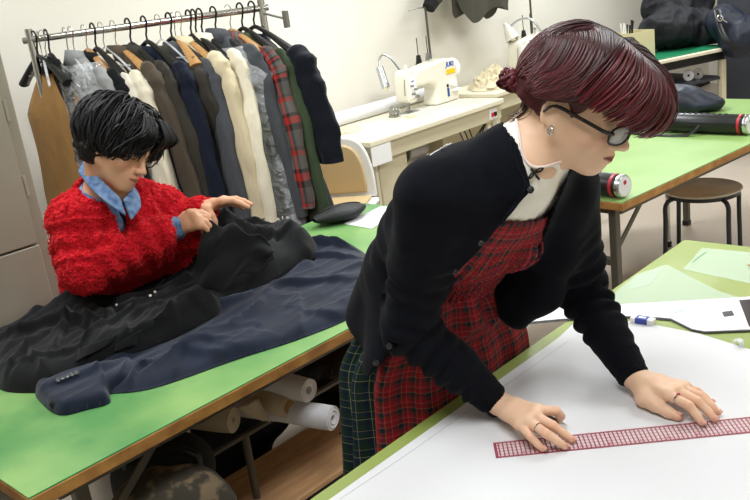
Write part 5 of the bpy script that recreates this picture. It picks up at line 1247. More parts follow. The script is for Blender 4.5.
obj('drawer_unit', MB().bx(.10, .34, .05, .55, .22, SZ - .127), M['creamd'], st1, bev=.006)
for k in range(3): obj('cable', MB().tube(spline([(.9 + k * .05, .1, SZ - .13), (.95 + k * .05, .08, SZ - .24 - .02 * k), (1.08 + k * .03, .10, SZ - .2), (1.15, .06, SZ - .12)], 16), .004, 6), M['black'], st1)
st2 = sewing_table('second cream sewing table further along the wall, with unbleached cloth heaped on it', 4.72, 6.0, 3.40, 3.90, SZ)
M['machine'] = mat('cream_enamel', 'e6e2d4', .22, coat=.3)
M['blue'] = mat('blue_print', '1f4fa8', .4); M['yellow'] = mat('yellow_sticker', 'f0c81e', .4); M['bluep'] = mat('blue_part', '2a4f9a', .3)
def sewing_machine(label, loc, detailed=True):
    t = thing('sewing_machine', label, 'sewing machine', loc)
    obj('bed', MB().bx(-.10, .46, -.09, .09, 0, .008), M['machine'], t, bev=.003)
    obj('throat_plate', MB().bx(-.06, .06, -.045, .045, .008, .010), M['steel'], t)
    # arm side profile
    prof = [(.205, 0), (.455, 0), (.452, .17), (.440, .245), (.415, .272), (.33, .282), (.20, .270), (.06, .252), (.04, .245), (.04, .150), (.06, .147), (.16, .150), (.215, .138), (.235, .10), (.222, .04)]
    pf = [tuple(q) for q in prof]
    obj('arm', MB().prism(pf, -.062, .062, ((0, 0, .008), (1, 0, 0), (0, 0, 1), (0, 1, 0))), M['machine'], t, bev=.022, seg=4, smooth=60)
    hd_ = obj('head', MB().prism([(-.045, .075), (-.048, .20), (-.038, .245), (-.01, .262), (.045, .262), (.05, .10), (.035, .062), (-.02, .060)], -.055, .055, ((0, 0, .008), (1, 0, 0), (0, 0, 1), (0, 1, 0))), M['machine'], t, bev=.012, seg=3, smooth=60)
    obj('face_plate', MB().prism([(-.036, .085), (-.036, .225), (.034, .235), (.034, .095)], -.060, -.056, ((0, 0, .008), (1, 0, 0), (0, 0, 1), (0, 1, 0))), M['white'], hd_, bev=.002)
    for x, z, r in ((-.015, .125, .008), (.012, .150, .007), (-.02, .175, .006), (.02, .105, .010)): obj('tension_knob', MB().cyl((x, -.060, z), (x, -.082, z), r, seg=14), M['steel'], hd_)
    obj('needle_bar', MB().cyl((.0, 0, .075), (.0, 0, .030), .005, seg=10).cyl((0, 0, .03), (0, 0, .008), .0016, seg=6), M['steel'], t)
    obj('presser_foot', MB().cyl((.014, 0, .075), (.014, 0, .016), .004, seg=8).bx(-.008, .02, -.016, .02, .010, .015), M['steel'], t)
    obj('take_up_lever', MB().tube([(-.05, -.03, .12), (-.062, -.045, .17), (-.056, -.045, .22)], .003, 6), M['steel'], t)
    obj('handwheel', MB().lathe([(0, 0), (.055, 0), (.066, .008), (.068, .022), (.060, .034), (.03, .04), (0, .04)], (.457, 0, .205), 36, (1, 0, 0)), M['white'], t)
    obj('hub', MB().lathe([(0, .0), (.018, 0), (.016, .022), (0, .025)], (.497, 0, .205), 20, (1, 0, 0)), M['steel'], t)
    obj('stitch_dial', MB().lathe([(0, .022), (.020, .022), (.024, .016), (.024, 0)], (.385, -.062, .125), 24, (0, -1, 0)), M['white'], t)
    obj('bobbin_winder', MB().cyl((.25, 0, .285), (.25, 0, .33), .004, seg=8).cyl((.25, 0, .318), (.25, 0, .326), .012, seg=12), M['steel'], t)
    obj('reverse_lever', MB().bx(.375, .455, -.080, -.062, .070, .084), M['white'], t, bev=.003)
    obj('blue_lamp', MB().cyl((.335, -.062, .115), (.335, -.066, .115), .010, seg=14), M['black'], t); obj('blue_guide', MB().bx(.328, .344, -.067, -.062, .045, .10), M['bluep'], t)
    obj('oil_cap', MB().cyl((.02, 0, .268), (.02, 0, .30), .014, .010, 14), M['machine'], t)
    obj('knee_finger_guard', MB().bx(.10, .19, .02, .05, .15, .158), M['steel'], t)
    return t
mc = (4.04, 3.58, SZ)
sm1 = sewing_machine('cream industrial sewing machine with blue lettering and a yellow sticker', mc)
o_ = np.array(mc)
text('JUKI', .042, (o_ + (.375, -.0628, .245), (1, 0, 0), (0, 0, 1)), M['blue'], 'lettering', sm1, shear=.25, bold=.0012)
obj('yellow_sticker', MB().bx(.335, .425, -.0645, -.062, .185, .215), M['yellow'], sm1)
text('JUKI', .012, (o_ + (.0, -.061, .20), (1, 0, 0), (0, 0, 1)), M['blue'], 'lettering', sm1, shear=.25)
sm2 = sewing_machine('second cream sewing machine mostly hidden behind the dark red hair', (5.34, 3.62, SZ))
obj('sticker', MB().bx(.20, .33, -.066, -.062, .19, .25), M['white'], sm2); obj('yellow_sticker', MB().bx(.19, .215, -.067, -.062, .17, .25), M['yellow'], sm2)
def thread_stand(label, x, y):
    t = thing('thread_stand', label, 'thread stand', (x, y, SZ))
    obj('pole', MB().cyl((0, 0, 0), (0, 0, .62), .008, seg=12), M['legmetal'], t)
    obj('tray', MB().lathe([(0, .0), (.06, 0), (.065, .008)], (-.05, -.02, .24), 24).beam((0, 0, .24), (-.19, -.02, .24), .07, .006), M['clearpl'], t)
    for dx in (-.05, -.15): obj('spool_pin', MB().cyl((dx, -.02, .24), (dx, -.02, .42), .003, seg=8), M['black'], t)
    obj('guide_arm', MB().tube([(0, 0, .60), (-.10, -.02, .605), (-.20, -.02, .60)], .004, 8), M['steel'], t)
    return t
thread_stand('tall metal thread stand behind the lettered sewing machine', 4.60, 3.82); thread_stand('tall thread stand beside the second sewing machine', 5.83, 3.80)
def spool(x, y, z, m, label, name='thread_spool'):
    t = thing(name, label, 'thread spool', (x, y, z))
    obj('cone', MB().cyl((0, 0, .004), (0, 0, .06), .022, .014, 18), m, t); obj('base', MB().cyl((0, 0, 0), (0, 0, .004), .026, seg=18), M['black'], t)
spool(4.45, 3.80, SZ + .247, M['black'], 'black thread spool on the stand behind the lettered sewing machine')
spool(4.55, 3.80, SZ + .247, M['steel'], 'grey thread spool on the stand behind the lettered sewing machine')
spool(5.68, 3.78, SZ + .247, M['black'], 'black thread spool on the stand by the second sewing machine')
M['alu'] = mat('brushed_aluminium', 'c6c9cc', .25, 1)
l1 = thing('gooseneck_lamp', 'silver gooseneck lamp arching over the left sewing machine', 'lamp', mc)
D1 = 5.45
P = spline([np.array(mc) + (.03, .03, .26)] + [atd(x, y, D1) for x, y in ((403, 76), (397, 66), (389, 57), (382, 55), (379, 61), (379.5, 68))], 36)
obj('neck', MB().tube(P, .007, 10), M['alu'], l1, world=True)
obj('lamp_shade', MB().cyl(atd(379.3, 67, D1), atd(386, 88, D1), .024, .027, 24), M['alu'], l1, world=True, bev=.003)
M['bulb'] = mat('frosted_bulb', 'fff6dc', .4)
obj('bulb', MB().sphere(atd(386, 88, D1), .018), M['bulb'], l1, world=True)
D2 = 6.2; l2 = thing('desk_lamp', 'cream cone lamp on a curved arm over the second sewing machine', 'lamp', (5.36, 3.65, SZ))
P = spline([np.array((5.36, 3.65, SZ)) + (.03, .03, .25)] + [atd(x, y, D2) for x, y in ((541, 38), (538, 27), (530, 19), (519, 20), (511, 26))], 30)
obj('neck', MB().tube(P, .008, 10), M['alu'], l2, world=True)
dc = unit(atd(514, 39, D2) - atd(506, 24, D2)); obj('lamp_shade', MB().lathe([(.014, -.02), (.018, 0), (.040, .045), (.052, .11), (.048, .11), (.036, .045)], atd(506, 26, D2), 28, dc), M['machine'], l2, world=True)
obj('bulb', MB().sphere(atd(512, 37, D2), .028), M['bulb'], l2, world=True)
# paper roll on the left table
pr_ = thing('paper_roll', 'long white paper roll at the back of the left sewing table', 'paper roll', (3.9, 3.83, SZ))
a, b = np.array((3.50, 3.80, SZ + .044)), np.array((4.50, 3.80, SZ + .044))
obj('roll', MB().lathe([(.020, 0), (.042, 0), (.042, 1.0), (.020, 1.0)], a, 32, (1, 0, 0)), M['paper'], pr_, world=True)
obj('cardboard_core', MB().lathe([(.017, -.001), (.020, -.001), (.020, .999), (.017, .999)], a, 24, (1, 0, 0)), M['creamd'], pr_, world=True)
# unbleached scraps
M['muslin'] = mat('unbleached_muslin', 'd8cdae', .85, bump=.5, bs=40, bd=.006)
def blob_cloth(name, label, cat, c, rx, ry, h, m, seed, z0, rz=0, grp=None, n=40, rough=1.0):
    t = thing(name, label, cat, (c[0], c[1], z0), rz, grp); G = []
    for i in range(n + 1):
        r = i / n; row = []
        for k in range(72):
            a = 2 * PI * k / 72; q = np.array([[math.cos(a) * r * 2, math.sin(a) * r * 2, seed]]); e = 1 + .16 * vnoise(q[:, [0, 1, 2]] * (1 / max(r, .05)), 1.2, seed)[0]
            z = h * (1 - r ** 3) * (.55 + .45 * vnoise(q, 1.3, seed)[0] + rough * .35 * (1 - abs(vnoise(q, 2.6, seed + 3)[0])) ** 2); row.append((math.cos(a) * r * rx * e, math.sin(a) * r * ry * e, max(.002, z)))
        G.append(row)
    G.append([(p_[0] * .98, p_[1] * .98, .0006) for p_ in G[-1]])
    obj(name + '_cloth' if name != 'bag' else 'bag_body', MB().grid(G, close=True), m, t, smooth=80, fix=True); return t
c_ = atz(345, 131, SZ); blob_cloth('fabric_scrap', 'small cream fabric scraps at the left end of the sewing table', 'fabric', (3.53, 3.62), .13, .07, .022, M['muslin'], 4, SZ + .001, .3)
blob_cloth('fabric_heap', 'crumpled unbleached cloth heaped right of the lettered sewing machine', 'fabric', (5.02, 3.62), .24, .17, .11, M['muslin'], 9, SZ + .001, .3, rough=1.6)
tp = thing('dish', 'small white round dish beside the sewing machine needle', 'dish', (3.93, 3.46, SZ)); obj('dish', MB().lathe([(0, 0), (.03, 0), (.034, .018), (.028, .018), (.026, .006), (0, .006)], seg=24), M['cream'], tp)
bt = thing('bobbin_case', 'metal guide attachment standing left of the needle', 'sewing attachment', (3.93, 3.60, SZ))
obj('guide_block', MB().cyl((0, -.02, .035), (0, .02, .035), .032, seg=18).bx(-.025, .025, -.03, .03, 0, .012), M['steel'], bt, bev=.002)
for k in range(4): a_ = k * PI / 2 + .5; obj('guide_screw', MB().cyl((.02 * math.cos(a_), -.03, .035 + .02 * math.sin(a_)), (.02 * math.cos(a_), -.018, .035 + .02 * math.sin(a_)), .006, seg=10), M['chrome'], bt)
# beige moulded chair between rack and sewing table
ch = thing('stacking_chair', 'cream moulded chair tucked between the coats and the sewing table', 'chair', (3.03, 3.30, 0), math.radians(-62))
M['tan'] = mat('tan_upholstery', 'cbb184', .7)
def arch(w, z0, z1, n=24): return [(w * math.copysign(abs(math.cos(a)) ** .6, math.cos(a)), z0 + (z1 - z0) * abs(math.sin(a)) ** .7) for a in np.linspace(0, PI, n)]
def backm(w, z0, z1, y0, y1): 
    pts = arch(w, z0, z1); return MB().prism(pts, y0, y1, ((0, 0, 0), (1, 0, 0), (0, 0, 1), (0, 1, 0)))
obj('backrest', backm(.20, .46, .80, .17, .195), M['white'], ch, bev=.010, seg=3)
obj('back_cushion', backm(.155, .49, .76, .15, .172), M['tan'], ch, bev=.010, seg=3)
obj('seat', MB().bx(-.21, .21, -.20, .19, .42, .455), M['white'], ch, bev=.015, seg=3); obj('seat_cushion', MB().bx(-.18, .18, -.17, .14, .456, .48), M['tan'], ch, bev=.012, seg=3)
for x in (-.19, .19):
    for y in (-.18, .18): obj('leg', MB().cyl((x, y, .42), (x * 1.08, y * 1.1, 0), .011, seg=10), M['chrome'], ch)
# jacket hanging on a wall rail above the machines
wr = thing('wall_rail', 'thin metal rail on the wall above the sewing machines', 'rail', (4.95, WY, 1.80)); obj('rail', MB().cyl((-.9, -.22, 0), (1.2, -.22, 0), .009, seg=12), M['steel'], wr)
for x in (-.85, 1.15): obj('bracket', MB().cyl((x, -.22, 0), (x, 0, 0), .008, seg=10).cyl((x, -.012, 0), (x, 0, 0), .03, seg=16), M['steel'], wr)
M['f_khaki'] = mat('dark_khaki_cotton', '46443a', .85, bump=.5, bs=60, bd=.004)
jo = np.array((5.10, WY - .22, 1.812)); ja = unit(np.array((.98, -.2, 0))); jw = unit(np.cross((0, 0, 1), ja))
hanger_obj(jo, ja, jw, 'black', 'black hanger on the wall rail carrying the dark khaki jacket', 'wall hangers', half=.2)
jt = thing('jacket', 'dark khaki bomber jacket hanging high on the wall above the sewing machine', 'jacket', jo)
G = []; ph = 1.3
for i in range(31):
    s = i / 30; z = -.10 - s * .43; hw = (.06 + .17 * min(1, s / .25) ** .7) + .02 * s; row = []
    for k in range(60):
        a = 2 * PI * k / 60; f = 1 + (.1 + .25 * s) * (.5 * math.sin(6 * a + ph) + .4 * math.sin(11 * a + 2 * s)); ca, sa = math.cos(a), math.sin(a)
        hem = .05 * math.sin(4 * a + .6) * max(0, s - .8) * 5 + .05 * math.cos(2 * a) * max(0, s - .8) * 5
        row.append(rel(jo, ja, jw, (hw * math.copysign(abs(ca) ** .8, ca), .07 * math.copysign(abs(sa) ** .7, sa) * f, z + hem)))
    G.append(row)
G = [[rel(jo, ja, jw, (0, 0, -.095))] * 60] + G + [[rel(jo, ja, jw, (0, 0, -.49))] * 60]
obj('jacket_body', MB().grid(G, close=True), M['f_khaki'], jt, world=True, smooth=80)
for sg in (1, -1):
    P = [rel(jo, ja, jw, q) for q in ((sg * .17, 0, -.16), (sg * .25, 0, -.22), (sg * .37, -.02, -.33), (sg * .46, -.03, -.42))]; P = spline(P, 16)
    sv = obj('sleeve', MB().tube(P, np.linspace(.07, .056, 16) * (1 + .08 * np.sin(np.arange(16) * 1.6)), 22), M['f_khaki'], jt, world=True, smooth=80)
    d = unit(P[-1] - P[-2]); obj('ribbed_cuff', MB().tube([P[-1] - d * .005, P[-1] + d * .055], [.052, .044], 22), M['blackknit'], sv, world=True, smooth=60)
M['blkcot'] = mat('black_cotton', '0e1016', .8, bump=.6, bs=22, bd=.012)
def heap(name, label, cat, blobs, m, base, noise_=.02, sc=9, seed=0, h=.012, grp=None):
    lo = np.min([np.array(c) - r for c, r in [(b_[0], max(b_[1])) for b_ in blobs]], 0) - .06; hi = np.max([np.array(c) + r for c, r in [(b_[0], max(b_[1])) for b_ in blobs]], 0) + .06
    S = SDF(lo, hi, h)
    for c, r in blobs: S.ell(c, r, None, .06)
    V, F = S.mesh(); P_ = V * (1, 1, .55); V = V + vnorm(V, F) * (noise_ * (1 - 2 * np.abs(vnoise(P_, sc, seed))) + noise_ * .5 * (1 - 2 * np.abs(vnoise(P_, sc * 2.3, seed + 4))))[:, None]; V[:, 2] = np.maximum(V[:, 2], base + .001 + 1e-5 * np.arange(len(V)) % 1e-4)
    t = thing(name, label, cat, (*V.mean(0)[:2], base), 0, grp); obj('fabric', (V, F), m, t, world=True, smooth=180, fix=False); return t
# ------------------------------------------------------------------ on the cutting table
def Z2(L, z=.78): return [tuple(atz(x, y, z)[:2]) for x, y in L]
pt_ = thing('pattern_paper', 'large white pattern paper spread over the foreground cutting table', 'paper', (1.2, .6, .78))
outl = Z2([(509, 373), (548, 345.5), (560, 336.5), (568, 329), (574, 323), (580, 321), (600, 320), (622, 320.5), (650, 324), (700, 334), (750, 349.5)])
x1, y1 = outl[-1]; x0, y0 = outl[0]; u0 = unit(np.array(outl[0]) - np.array(outl[1])); p0_ = np.array(outl[0]) + u0 * .62
outl = [tuple(p0_)] + outl + [(x1 + .02, .16), (p0_[0], .14)]
obj('sheet', MB().prism(outl, .7801, .7806), M['paper'], pt_, world=True, smooth=None)
M['pencil'] = mat('pencil_grey', 'b4b4b8', .8)
def strip_line(pts, w, z, m, name, par, h=.0002):
    P = np.array([tuple(atz(x, y, z)) for x, y in pts]); mb = MB()
    for a, b in zip(P[:-1], P[1:]): mb.beam(a, b, w, h)
    return obj(name, mb, m, par, world=True, smooth=None)
strip_line([(340, 499), (400, 459), (467, 412), (531, 367.5), (568, 341)], .0012, .7808, M['pencil'], 'pencil_line', pt_)
# ruler
m, nt, p = nodes('red_grid_ruler'); L = nt.links.new; uv = N(nt, 'ShaderNodeUVMap'); sp = N(nt, 'ShaderNodeSeparateXYZ'); L(uv.outputs[0], sp.inputs[0])
def stripe(src, period, width, off=0):
    a = N(nt, 'ShaderNodeMath', _operation='MULTIPLY_ADD'); a.inputs[1].default_value = 1 / period; a.inputs[2].default_value = off; L(src, a.inputs[0])
    f = N(nt, 'ShaderNodeMath', _operation='FRACT'); L(a.outputs[0], f.inputs[0]); c = N(nt, 'ShaderNodeMath', _operation='LESS_THAN'); c.inputs[1].default_value = width; L(f.outputs[0], c.inputs[0]); return c.outputs[0]
def mx(a, b): c = N(nt, 'ShaderNodeMath', _operation='MAXIMUM'); L(a, c.inputs[0]); L(b, c.inputs[1]); return c.outputs[0]
s = mx(stripe(sp.outputs[0], .0075, .30), stripe(sp.outputs[1], .01, .10)); e1 = N(nt, 'ShaderNodeMath', _operation='LESS_THAN'); e1.inputs[1].default_value = .0035; L(sp.outputs[1], e1.inputs[0])
e2 = N(nt, 'ShaderNodeMath', _operation='GREATER_THAN'); e2.inputs[1].default_value = .0465; L(sp.outputs[1], e2.inputs[0]); s = mx(s, mx(e1.outputs[0], e2.outputs[0]))
e3 = N(nt, 'ShaderNodeMath', _operation='LESS_THAN'); e3.inputs[1].default_value = .005; L(sp.outputs[0], e3.inputs[0]); s = mx(s, e3.outputs[0])
x = N(nt, 'ShaderNodeMix', _data_type='RGBA'); x.inputs[6].default_value = lin('f6ecec'); x.inputs[7].default_value = lin('b4455c'); L(s, x.inputs[0]); L(x.outputs[2], p.inputs['Base Color'])
al = N(nt, 'ShaderNodeMapRange'); al.inputs[3].default_value = .22; al.inputs[4].default_value = .62; L(s, al.inputs[0]); L(al.outputs[0], p.inputs['Alpha']); p.inputs['Roughness'].default_value = .08; M['ruler'] = m
ra, rb = atz(493, 443.2, .7812), atz(496.3, 458.5, .7812); rd_ = unit(atz(750, 417.2, .7812) - ra); rw = np.cross(rd_, (0, 0, 1)); 
if rw @ (rb - ra) < 0: rw = -rw
rl = thing('ruler', 'long clear ruler with red grid lines on the white paper', 'ruler', ra)
V = []; UVr = []
nR = 60
for z in (.7809, .7822):
    for i in range(nR + 1):
        for w in (0, .05): V.append(ra * (1, 1, 0) + rd_ * (.62 * i / nR) * (1, 1, 0) + rw * w + np.array([0, 0, z])); UVr.append((.62 * i / nR, w))
n2_ = 2 * (nR + 1); F = []
for i in range(nR): a = 2 * i; F += [(a, a + 1, a + 3, a + 2), (n2_ + a, n2_ + a + 2, n2_ + a + 3, n2_ + a + 1), (a, a + 2, n2_ + a + 2, n2_ + a), (a + 1, n2_ + a + 1, n2_ + a + 3, a + 3)]
F += [(0, n2_, n2_ + 1, 1), (2 * nR, 2 * nR + 1, n2_ + 2 * nR + 1, n2_ + 2 * nR)]
rs_ = obj('blade', (np.array(V), F), M['ruler'], rl, world=True, smooth=None, uv=np.array(UVr))
M['redink'] = mat('red_ink', 'a83850', .5)
for k in range(1, 12):
    text(str(k * 5), .0085, (ra * (1, 1, 0) + rd_ * .05 * k + rw * .040 + np.array([0, 0, .7823]), rd_, -rw), M['redink'], 'numerals', rl, depth=.0001)
# white case with tapered end
cs = thing('curve_ruler_case', 'long tapered white curve-ruler sleeve lying across the cutting table edge', 'ruler case', (2.0, .85, .781))
top_ = [(470, 321), (540, 311.5), (575, 308.2), (655, 304.2), (738, 299.2), (775, 296)]; bot = [(778, 333), (750, 331.2), (705, 333), (692, 330.5), (682, 325.5), (671, 320), (655, 318.6), (620, 317.4), (573, 319.5), (540, 322.5), (470, 330)]
M['casew'] = mat('milky_plastic', 'e4e3e8', .3); M['darkfilm'] = mat('smoky_clear_plastic', '4a4148', .15, alpha=.75)
obj('backing', MB().prism(Z2([(468, 320.3)] + [(x, y - .9) for x, y in top_[1:]] + [(x, y + 1.3) for x, y in bot]), .7812, .7822), M['black'], cs, world=True, smooth=None)
obj('sleeve', MB().prism(Z2(top_ + bot), .7823, .7845), M['casew'], cs, world=True, smooth=None)
obj('black_patch', MB().prism(Z2([(722, 314), (732, 312.6), (734.5, 317.3), (724, 318.6)]), .7846, .7852), M['black'], cs, world=True, smooth=None)
obj('clear_window', MB().prism(Z2([(739, 302), (778, 299.5), (781, 330), (749, 328.6)]), .7846, .7850), M['darkfilm'], cs, world=True, smooth=None)
obj('tape_strip', MB().prism(Z2([(730, 302.5), (737, 302), (746, 330.5), (737, 331.5)]), .7846, .7851), M['white'], cs, world=True, smooth=None)
strip_line([(673, 313), (680, 311.5), (684, 309)], .004, .785, mat('pale_blue_ink', '9cc4dc', .4), 'blue_mark', cs)
er = thing('eraser', 'small white eraser in a blue sleeve between the paper and the white case', 'eraser', (*atz(643, 323, .78)[:2], .7807))
ea_, eb_ = atz(634, 321, .78), atz(651, 323.5, .78); er.rotation_euler.z = math.atan2(*(eb_ - ea_)[1::-1]) 
obj('rubber', MB().bx(-.027, .027, -.010, .010, 0, .0125), M['white'], er, bev=.002); M['bluesl'] = mat('blue_card_sleeve', '3c4fa8', .5)
obj('card_sleeve', MB().bx(-.015, .013, -.0105, .0105, -.0, .0131), M['bluesl'], er, bev=.0005); obj('white_stripe', MB().bx(-.009, .007, -.004, .004, .0131, .0134), M['white'], er)
M['clearobj'] = mat('clear_acrylic', 'f4f4f4', .08, alpha=.45)
cp = thing('clip', 'small clear plastic clip at the right edge of the white paper', 'clip', (*atz(741, 346, .78)[:2], .7808)); obj('jaw', MB().box((0, 0, .006), (.024, .010, .008), rz=.5).box((.004, .010, .008), (.020, .007, .007), rz=-.4), M['clearobj'], cp, bev=.002); obj('grip', MB().box((-.006, .0, .014), (.014, .012, .004), rz=.9), M['clearobj'], cp, bev=.001)
M['tissue'] = mat('tracing_tissue', 'dff0dc', .6, alpha=.34)
t_ = thing('tracing_paper', 'folded translucent tracing paper near the far corner of the cutting table', 'tracing paper', (2.1, .9, .7804))
obj('sheet', MB().prism(Z2([(636, 275.2), (666.5, 264.8), (717, 290.5), (746, 300), (736, 304), (655, 305), (612, 306), (606, 300)]), .7803, .7806), M['tissue'], t_, world=True, smooth=None)
obj('folded_corner', MB().prism(Z2([(636, 275.2), (666.5, 264.8), (650, 285), (628, 290)]), .7807, .7810), M['tissue'], t_, world=True, smooth=None)
t_ = thing('tracing_paper', 'translucent tracing paper at the right, beyond the folded one', 'tracing paper', (2.2, .6, .7804))
obj('sheet', MB().prism(Z2([(702, 248), (790, 256), (790, 292), (683, 269.5)]), .7803, .7806), M['tissue'], t_, world=True, smooth=None)
strip_line([(693, 262), (700, 256), (706, 252)], .004, .7808, mat('dark_green_pencil', '6fa678', .7), 'pencil_note', t_)
pcl = thing('pencil', 'orange pencil at the right edge of the cutting table', 'pencil', (*atz(752, 265, .78)[:2], .781)); M['orange'] = mat('orange_paint', 'c8742a', .4)
d = unit(atz(790, 270, .78) - atz(746.5, 264.6, .78)); a = atz(746.5, 264.6, .785); obj('barrel', MB().tube([a + d * .012, a + d * .14], .0035, 6), M['orange'], pcl, world=True); obj('point', MB().tube([a, a + d * .012], [.0006, .0034], 8), M['board'], pcl, world=True)

# ------------------------------------------------------------------ on the pale green table
M['tubeblk'] = mat('ribbed_black_plastic', '1a1b1d', .35, bump=.15, bs=90); M['red'] = mat('red_band', 'b02230', .4); M['capw'] = mat('white_label', 'e4e4e8', .4)
def doc_tube(label, cap, back, r):
    a, b = np.array(cap, float), np.array(back, float); ax = unit(b - a); L_ = np.linalg.norm(b - a); t = thing('drawing_tube', label, 'document tube', a - (0, 0, r), 0, 'document tubes on the pale green table')
    obj('tube_body', MB().lathe([(r * .9, .0), (r * .96, .004), (r * .96, .045), (r, .048), (r, L_ * .45), (r * .93, L_ * .45 + .003), (r * .93, L_), (0, L_)], a, 40, ax), M['tubeblk'], t, world=True, smooth=40)
    obj('red_band', MB().lathe([(r * .97, .018), (r * 1.02, .019), (r * 1.02, .030), (r * .97, .031)], a, 40, ax), M['red'], t, world=True)
    cp_ = obj('end_cap', MB().lathe([(0, -.014), (r * .93, -.014), (r * .99, -.010), (r * .99, .004), (r * .9, .005)], a, 40, ax), M['alu'], t, world=True, smooth=40)
    obj('cap_label', MB().lathe([(0, -.0155), (r * .84, -.0155), (r * .84, -.0142)], a, 36, ax), M['capw'], cp_, world=True)
    sd_ = unit(np.cross(ax, (0, 0, 1)))
    for k in range(9): obj('grip_rib', MB().beam(a + ax * (.09 + k * .028) + np.array([0, 0, r * .985]), a + ax * (.10 + k * .028) + np.array([0, 0, r * .985]), .012, .006), M['black'], t, world=True)
    obj('red_emblem', MB().cyl(a - ax * .0157 + (0, 0, r * .35) , a - ax * .0165 + (0, 0, r * .35), r * .2, seg=16), M['red'], cp_, world=True)
    return t
q = atz(621.5, 186, .72 + .045); doc_tube('black document tube at the near left corner, its white round cap towards the stool', q, q + unit(np.array([.06, .38, 0])) * .50, .043)
q = atz(747, 124.5, .72 + .046); tb = doc_tube('long black document tube lying behind, with navy bag beside it', q, q + unit(np.array([.03, .52, 0])) * .78, .045)
ax = unit(np.array([.03, .52, 0])); sdn = unit(np.cross(ax, (0, 0, 1))); sdn = sdn if sdn @ FW < 0 else -sdn
P = spline([q + ax * .20 + sdn * .045, q + ax * .24 + sdn * .085 + (0, 0, -.038), q + ax * .38 + sdn * .098 + (0, 0, -.040), q + ax * .52 + sdn * .080 + (0, 0, -.038), q + ax * .56 + sdn * .045], 24)
obj('carry_strap', MB().tube(P, .009, 8, sq=(1.3, .5)), M['black'], tb, world=True)
M['navynyl'] = mat('navy_nylon', '1a2133', .5, c2='131824', ns=9, bump=.35, bs=25, bd=.006)
heap('bag', 'slumped navy nylon bag behind the long black tube', 'bag', [(np.array((4.38, 1.88, .760)), (.11, .13, .045)), (np.array((4.36, 2.00, .785)), (.12, .14, .075)), (np.array((4.33, 2.14, .77)), (.11, .12, .06))], M['navynyl'], .7215, .007, 11, 21, h=.009)

# ------------------------------------------------------------------ chrome stool under the pale green table
cst = thing('chrome_stool', 'chrome-legged stool under the pale green table', 'stool', (4.12, 2.2, 0))
for k, (x, y) in enumerate(((3.738, 2.043), (4.47, 2.55), (3.95, 2.55), (4.25, 2.0))):
    x = x if k else 3.738; P = [(x - 4.12, y - 2.2, 0.0), ((x - 4.12) * .8, (y - 2.2) * .8, .60)]; 
    l = obj('leg', MB().tube([(x - 4.12, y - 2.2, 0.02), (x - 4.12, y - 2.2, .44), ((x - 4.12) * .8, (y - 2.2) * .8, .46)], .012, 12), M['chrome'], cst); obj('rubber_foot', MB().cyl((x - 4.12, y - 2.2, 0), (x - 4.12, y - 2.2, .03), .017), M['black'], l)
obj('seat', MB().lathe([(0, .455), (.24, .455), (.26, .47), (.25, .49), (0, .495)], seg=36), M['black'], cst)

# ------------------------------------------------------------------ far bench with the dark green mat and what lies on it
t4 = thing('work_bench', 'far bench with dark green mat and cream edge beneath black bags', 'bench', (5.60, 2.80, 0), math.radians(-21.5))
obj('tabletop', MB().bx(0, .86, 0, .70, .765, .790), M['cream'], t4, bev=.006, seg=3)
cv = obj('green_mat', MB().bx(.02, .84, .03, .69, .7905, .800), M['green4'], t4, bev=.004)
obj('under_rail', MB().bx(.03, .83, .05, .66, .70, .764), M['black'], t4, bev=.004)
obj('lower_shelf', MB().bx(.04, .82, .05, .66, .56, .58), M['darkcab'], t4, bev=.003)
for x in (.05, .81):
    for y in (.05, .64): obj('leg', MB().bx(x - .02, x + .02, y - .02, y + .02, 0, .70), M['creamd'], t4, bev=.003)
obj('back_panel', MB().bx(.04, .82, .665, .68, .10, .70), M['creamd'], t4)
def tape_reel(label, px, py, m2, m3):
    c = atz(px, py, .62); t = thing('tape_reel', label, 'tape reel', (c[0], c[1], .5805)); ax = -unit(ray(px, py) * (1, 1, 0)); c = np.array([c[0], c[1], .62])
    obj('reel_side', MB().lathe([(.010, 0), (.038, 0), (.038, .004), (.010, .004)], c, 32, ax), m2, t, world=True)
    obj('wound_tape', MB().lathe([(.010, 0), (.034, 0), (.034, -.05), (.010, -.05)], c, 32, ax), m3, t, world=True)
    obj('hub', MB().lathe([(0, .0045), (.009, .0045), (.009, 0), (0, 0)], c, 20, ax), M['black'], t, world=True)
tape_reel('white and red tape reel under the dark green bench', 688.5, 75.5, M['capw'], M['red']); tape_reel('grey tape reel under the dark green bench', 698, 74, M['alu'], M['black'])
bx_ = thing('cardboard_box', 'cream open box of tools at the left end of the dark green bench', 'box', (5.72, 2.93, .8005), math.radians(-21.5))
M['card'] = mat('cream_cardboard', 'd9cfa6', .7)
obj('box_walls', MB().bx(0, .22, 0, .006, 0, .19).bx(0, .22, .214, .22, 0, .19).bx(0, .006, .006, .214, 0, .19).bx(.214, .22, .006, .214, 0, .19).bx(.006, .214, .006, .214, 0, .006), M['card'], bx_, smooth=None)
rs2 = np.random.RandomState(9)
for k in range(7): 
    a = rs2.rand() * 6; c = (.04 + .14 * rs2.rand(), .05 + .12 * rs2.rand()); tl = props(obj('tool_handle', MB().tube([(bx_.location[0] + c[0], bx_.location[1] + c[1] - .04, .81), (bx_.location[0] + c[0] + .03 * math.cos(a), bx_.location[1] + c[1] - .04 + .03 * math.sin(a), .81 + .22 + .05 * rs2.rand())], .007, 8), M['white'] if k % 2 else M['black']), ('white' if k % 2 else 'black') + ' tool handle standing in the cream open box', 'tool', 'tool handles in the cream box')
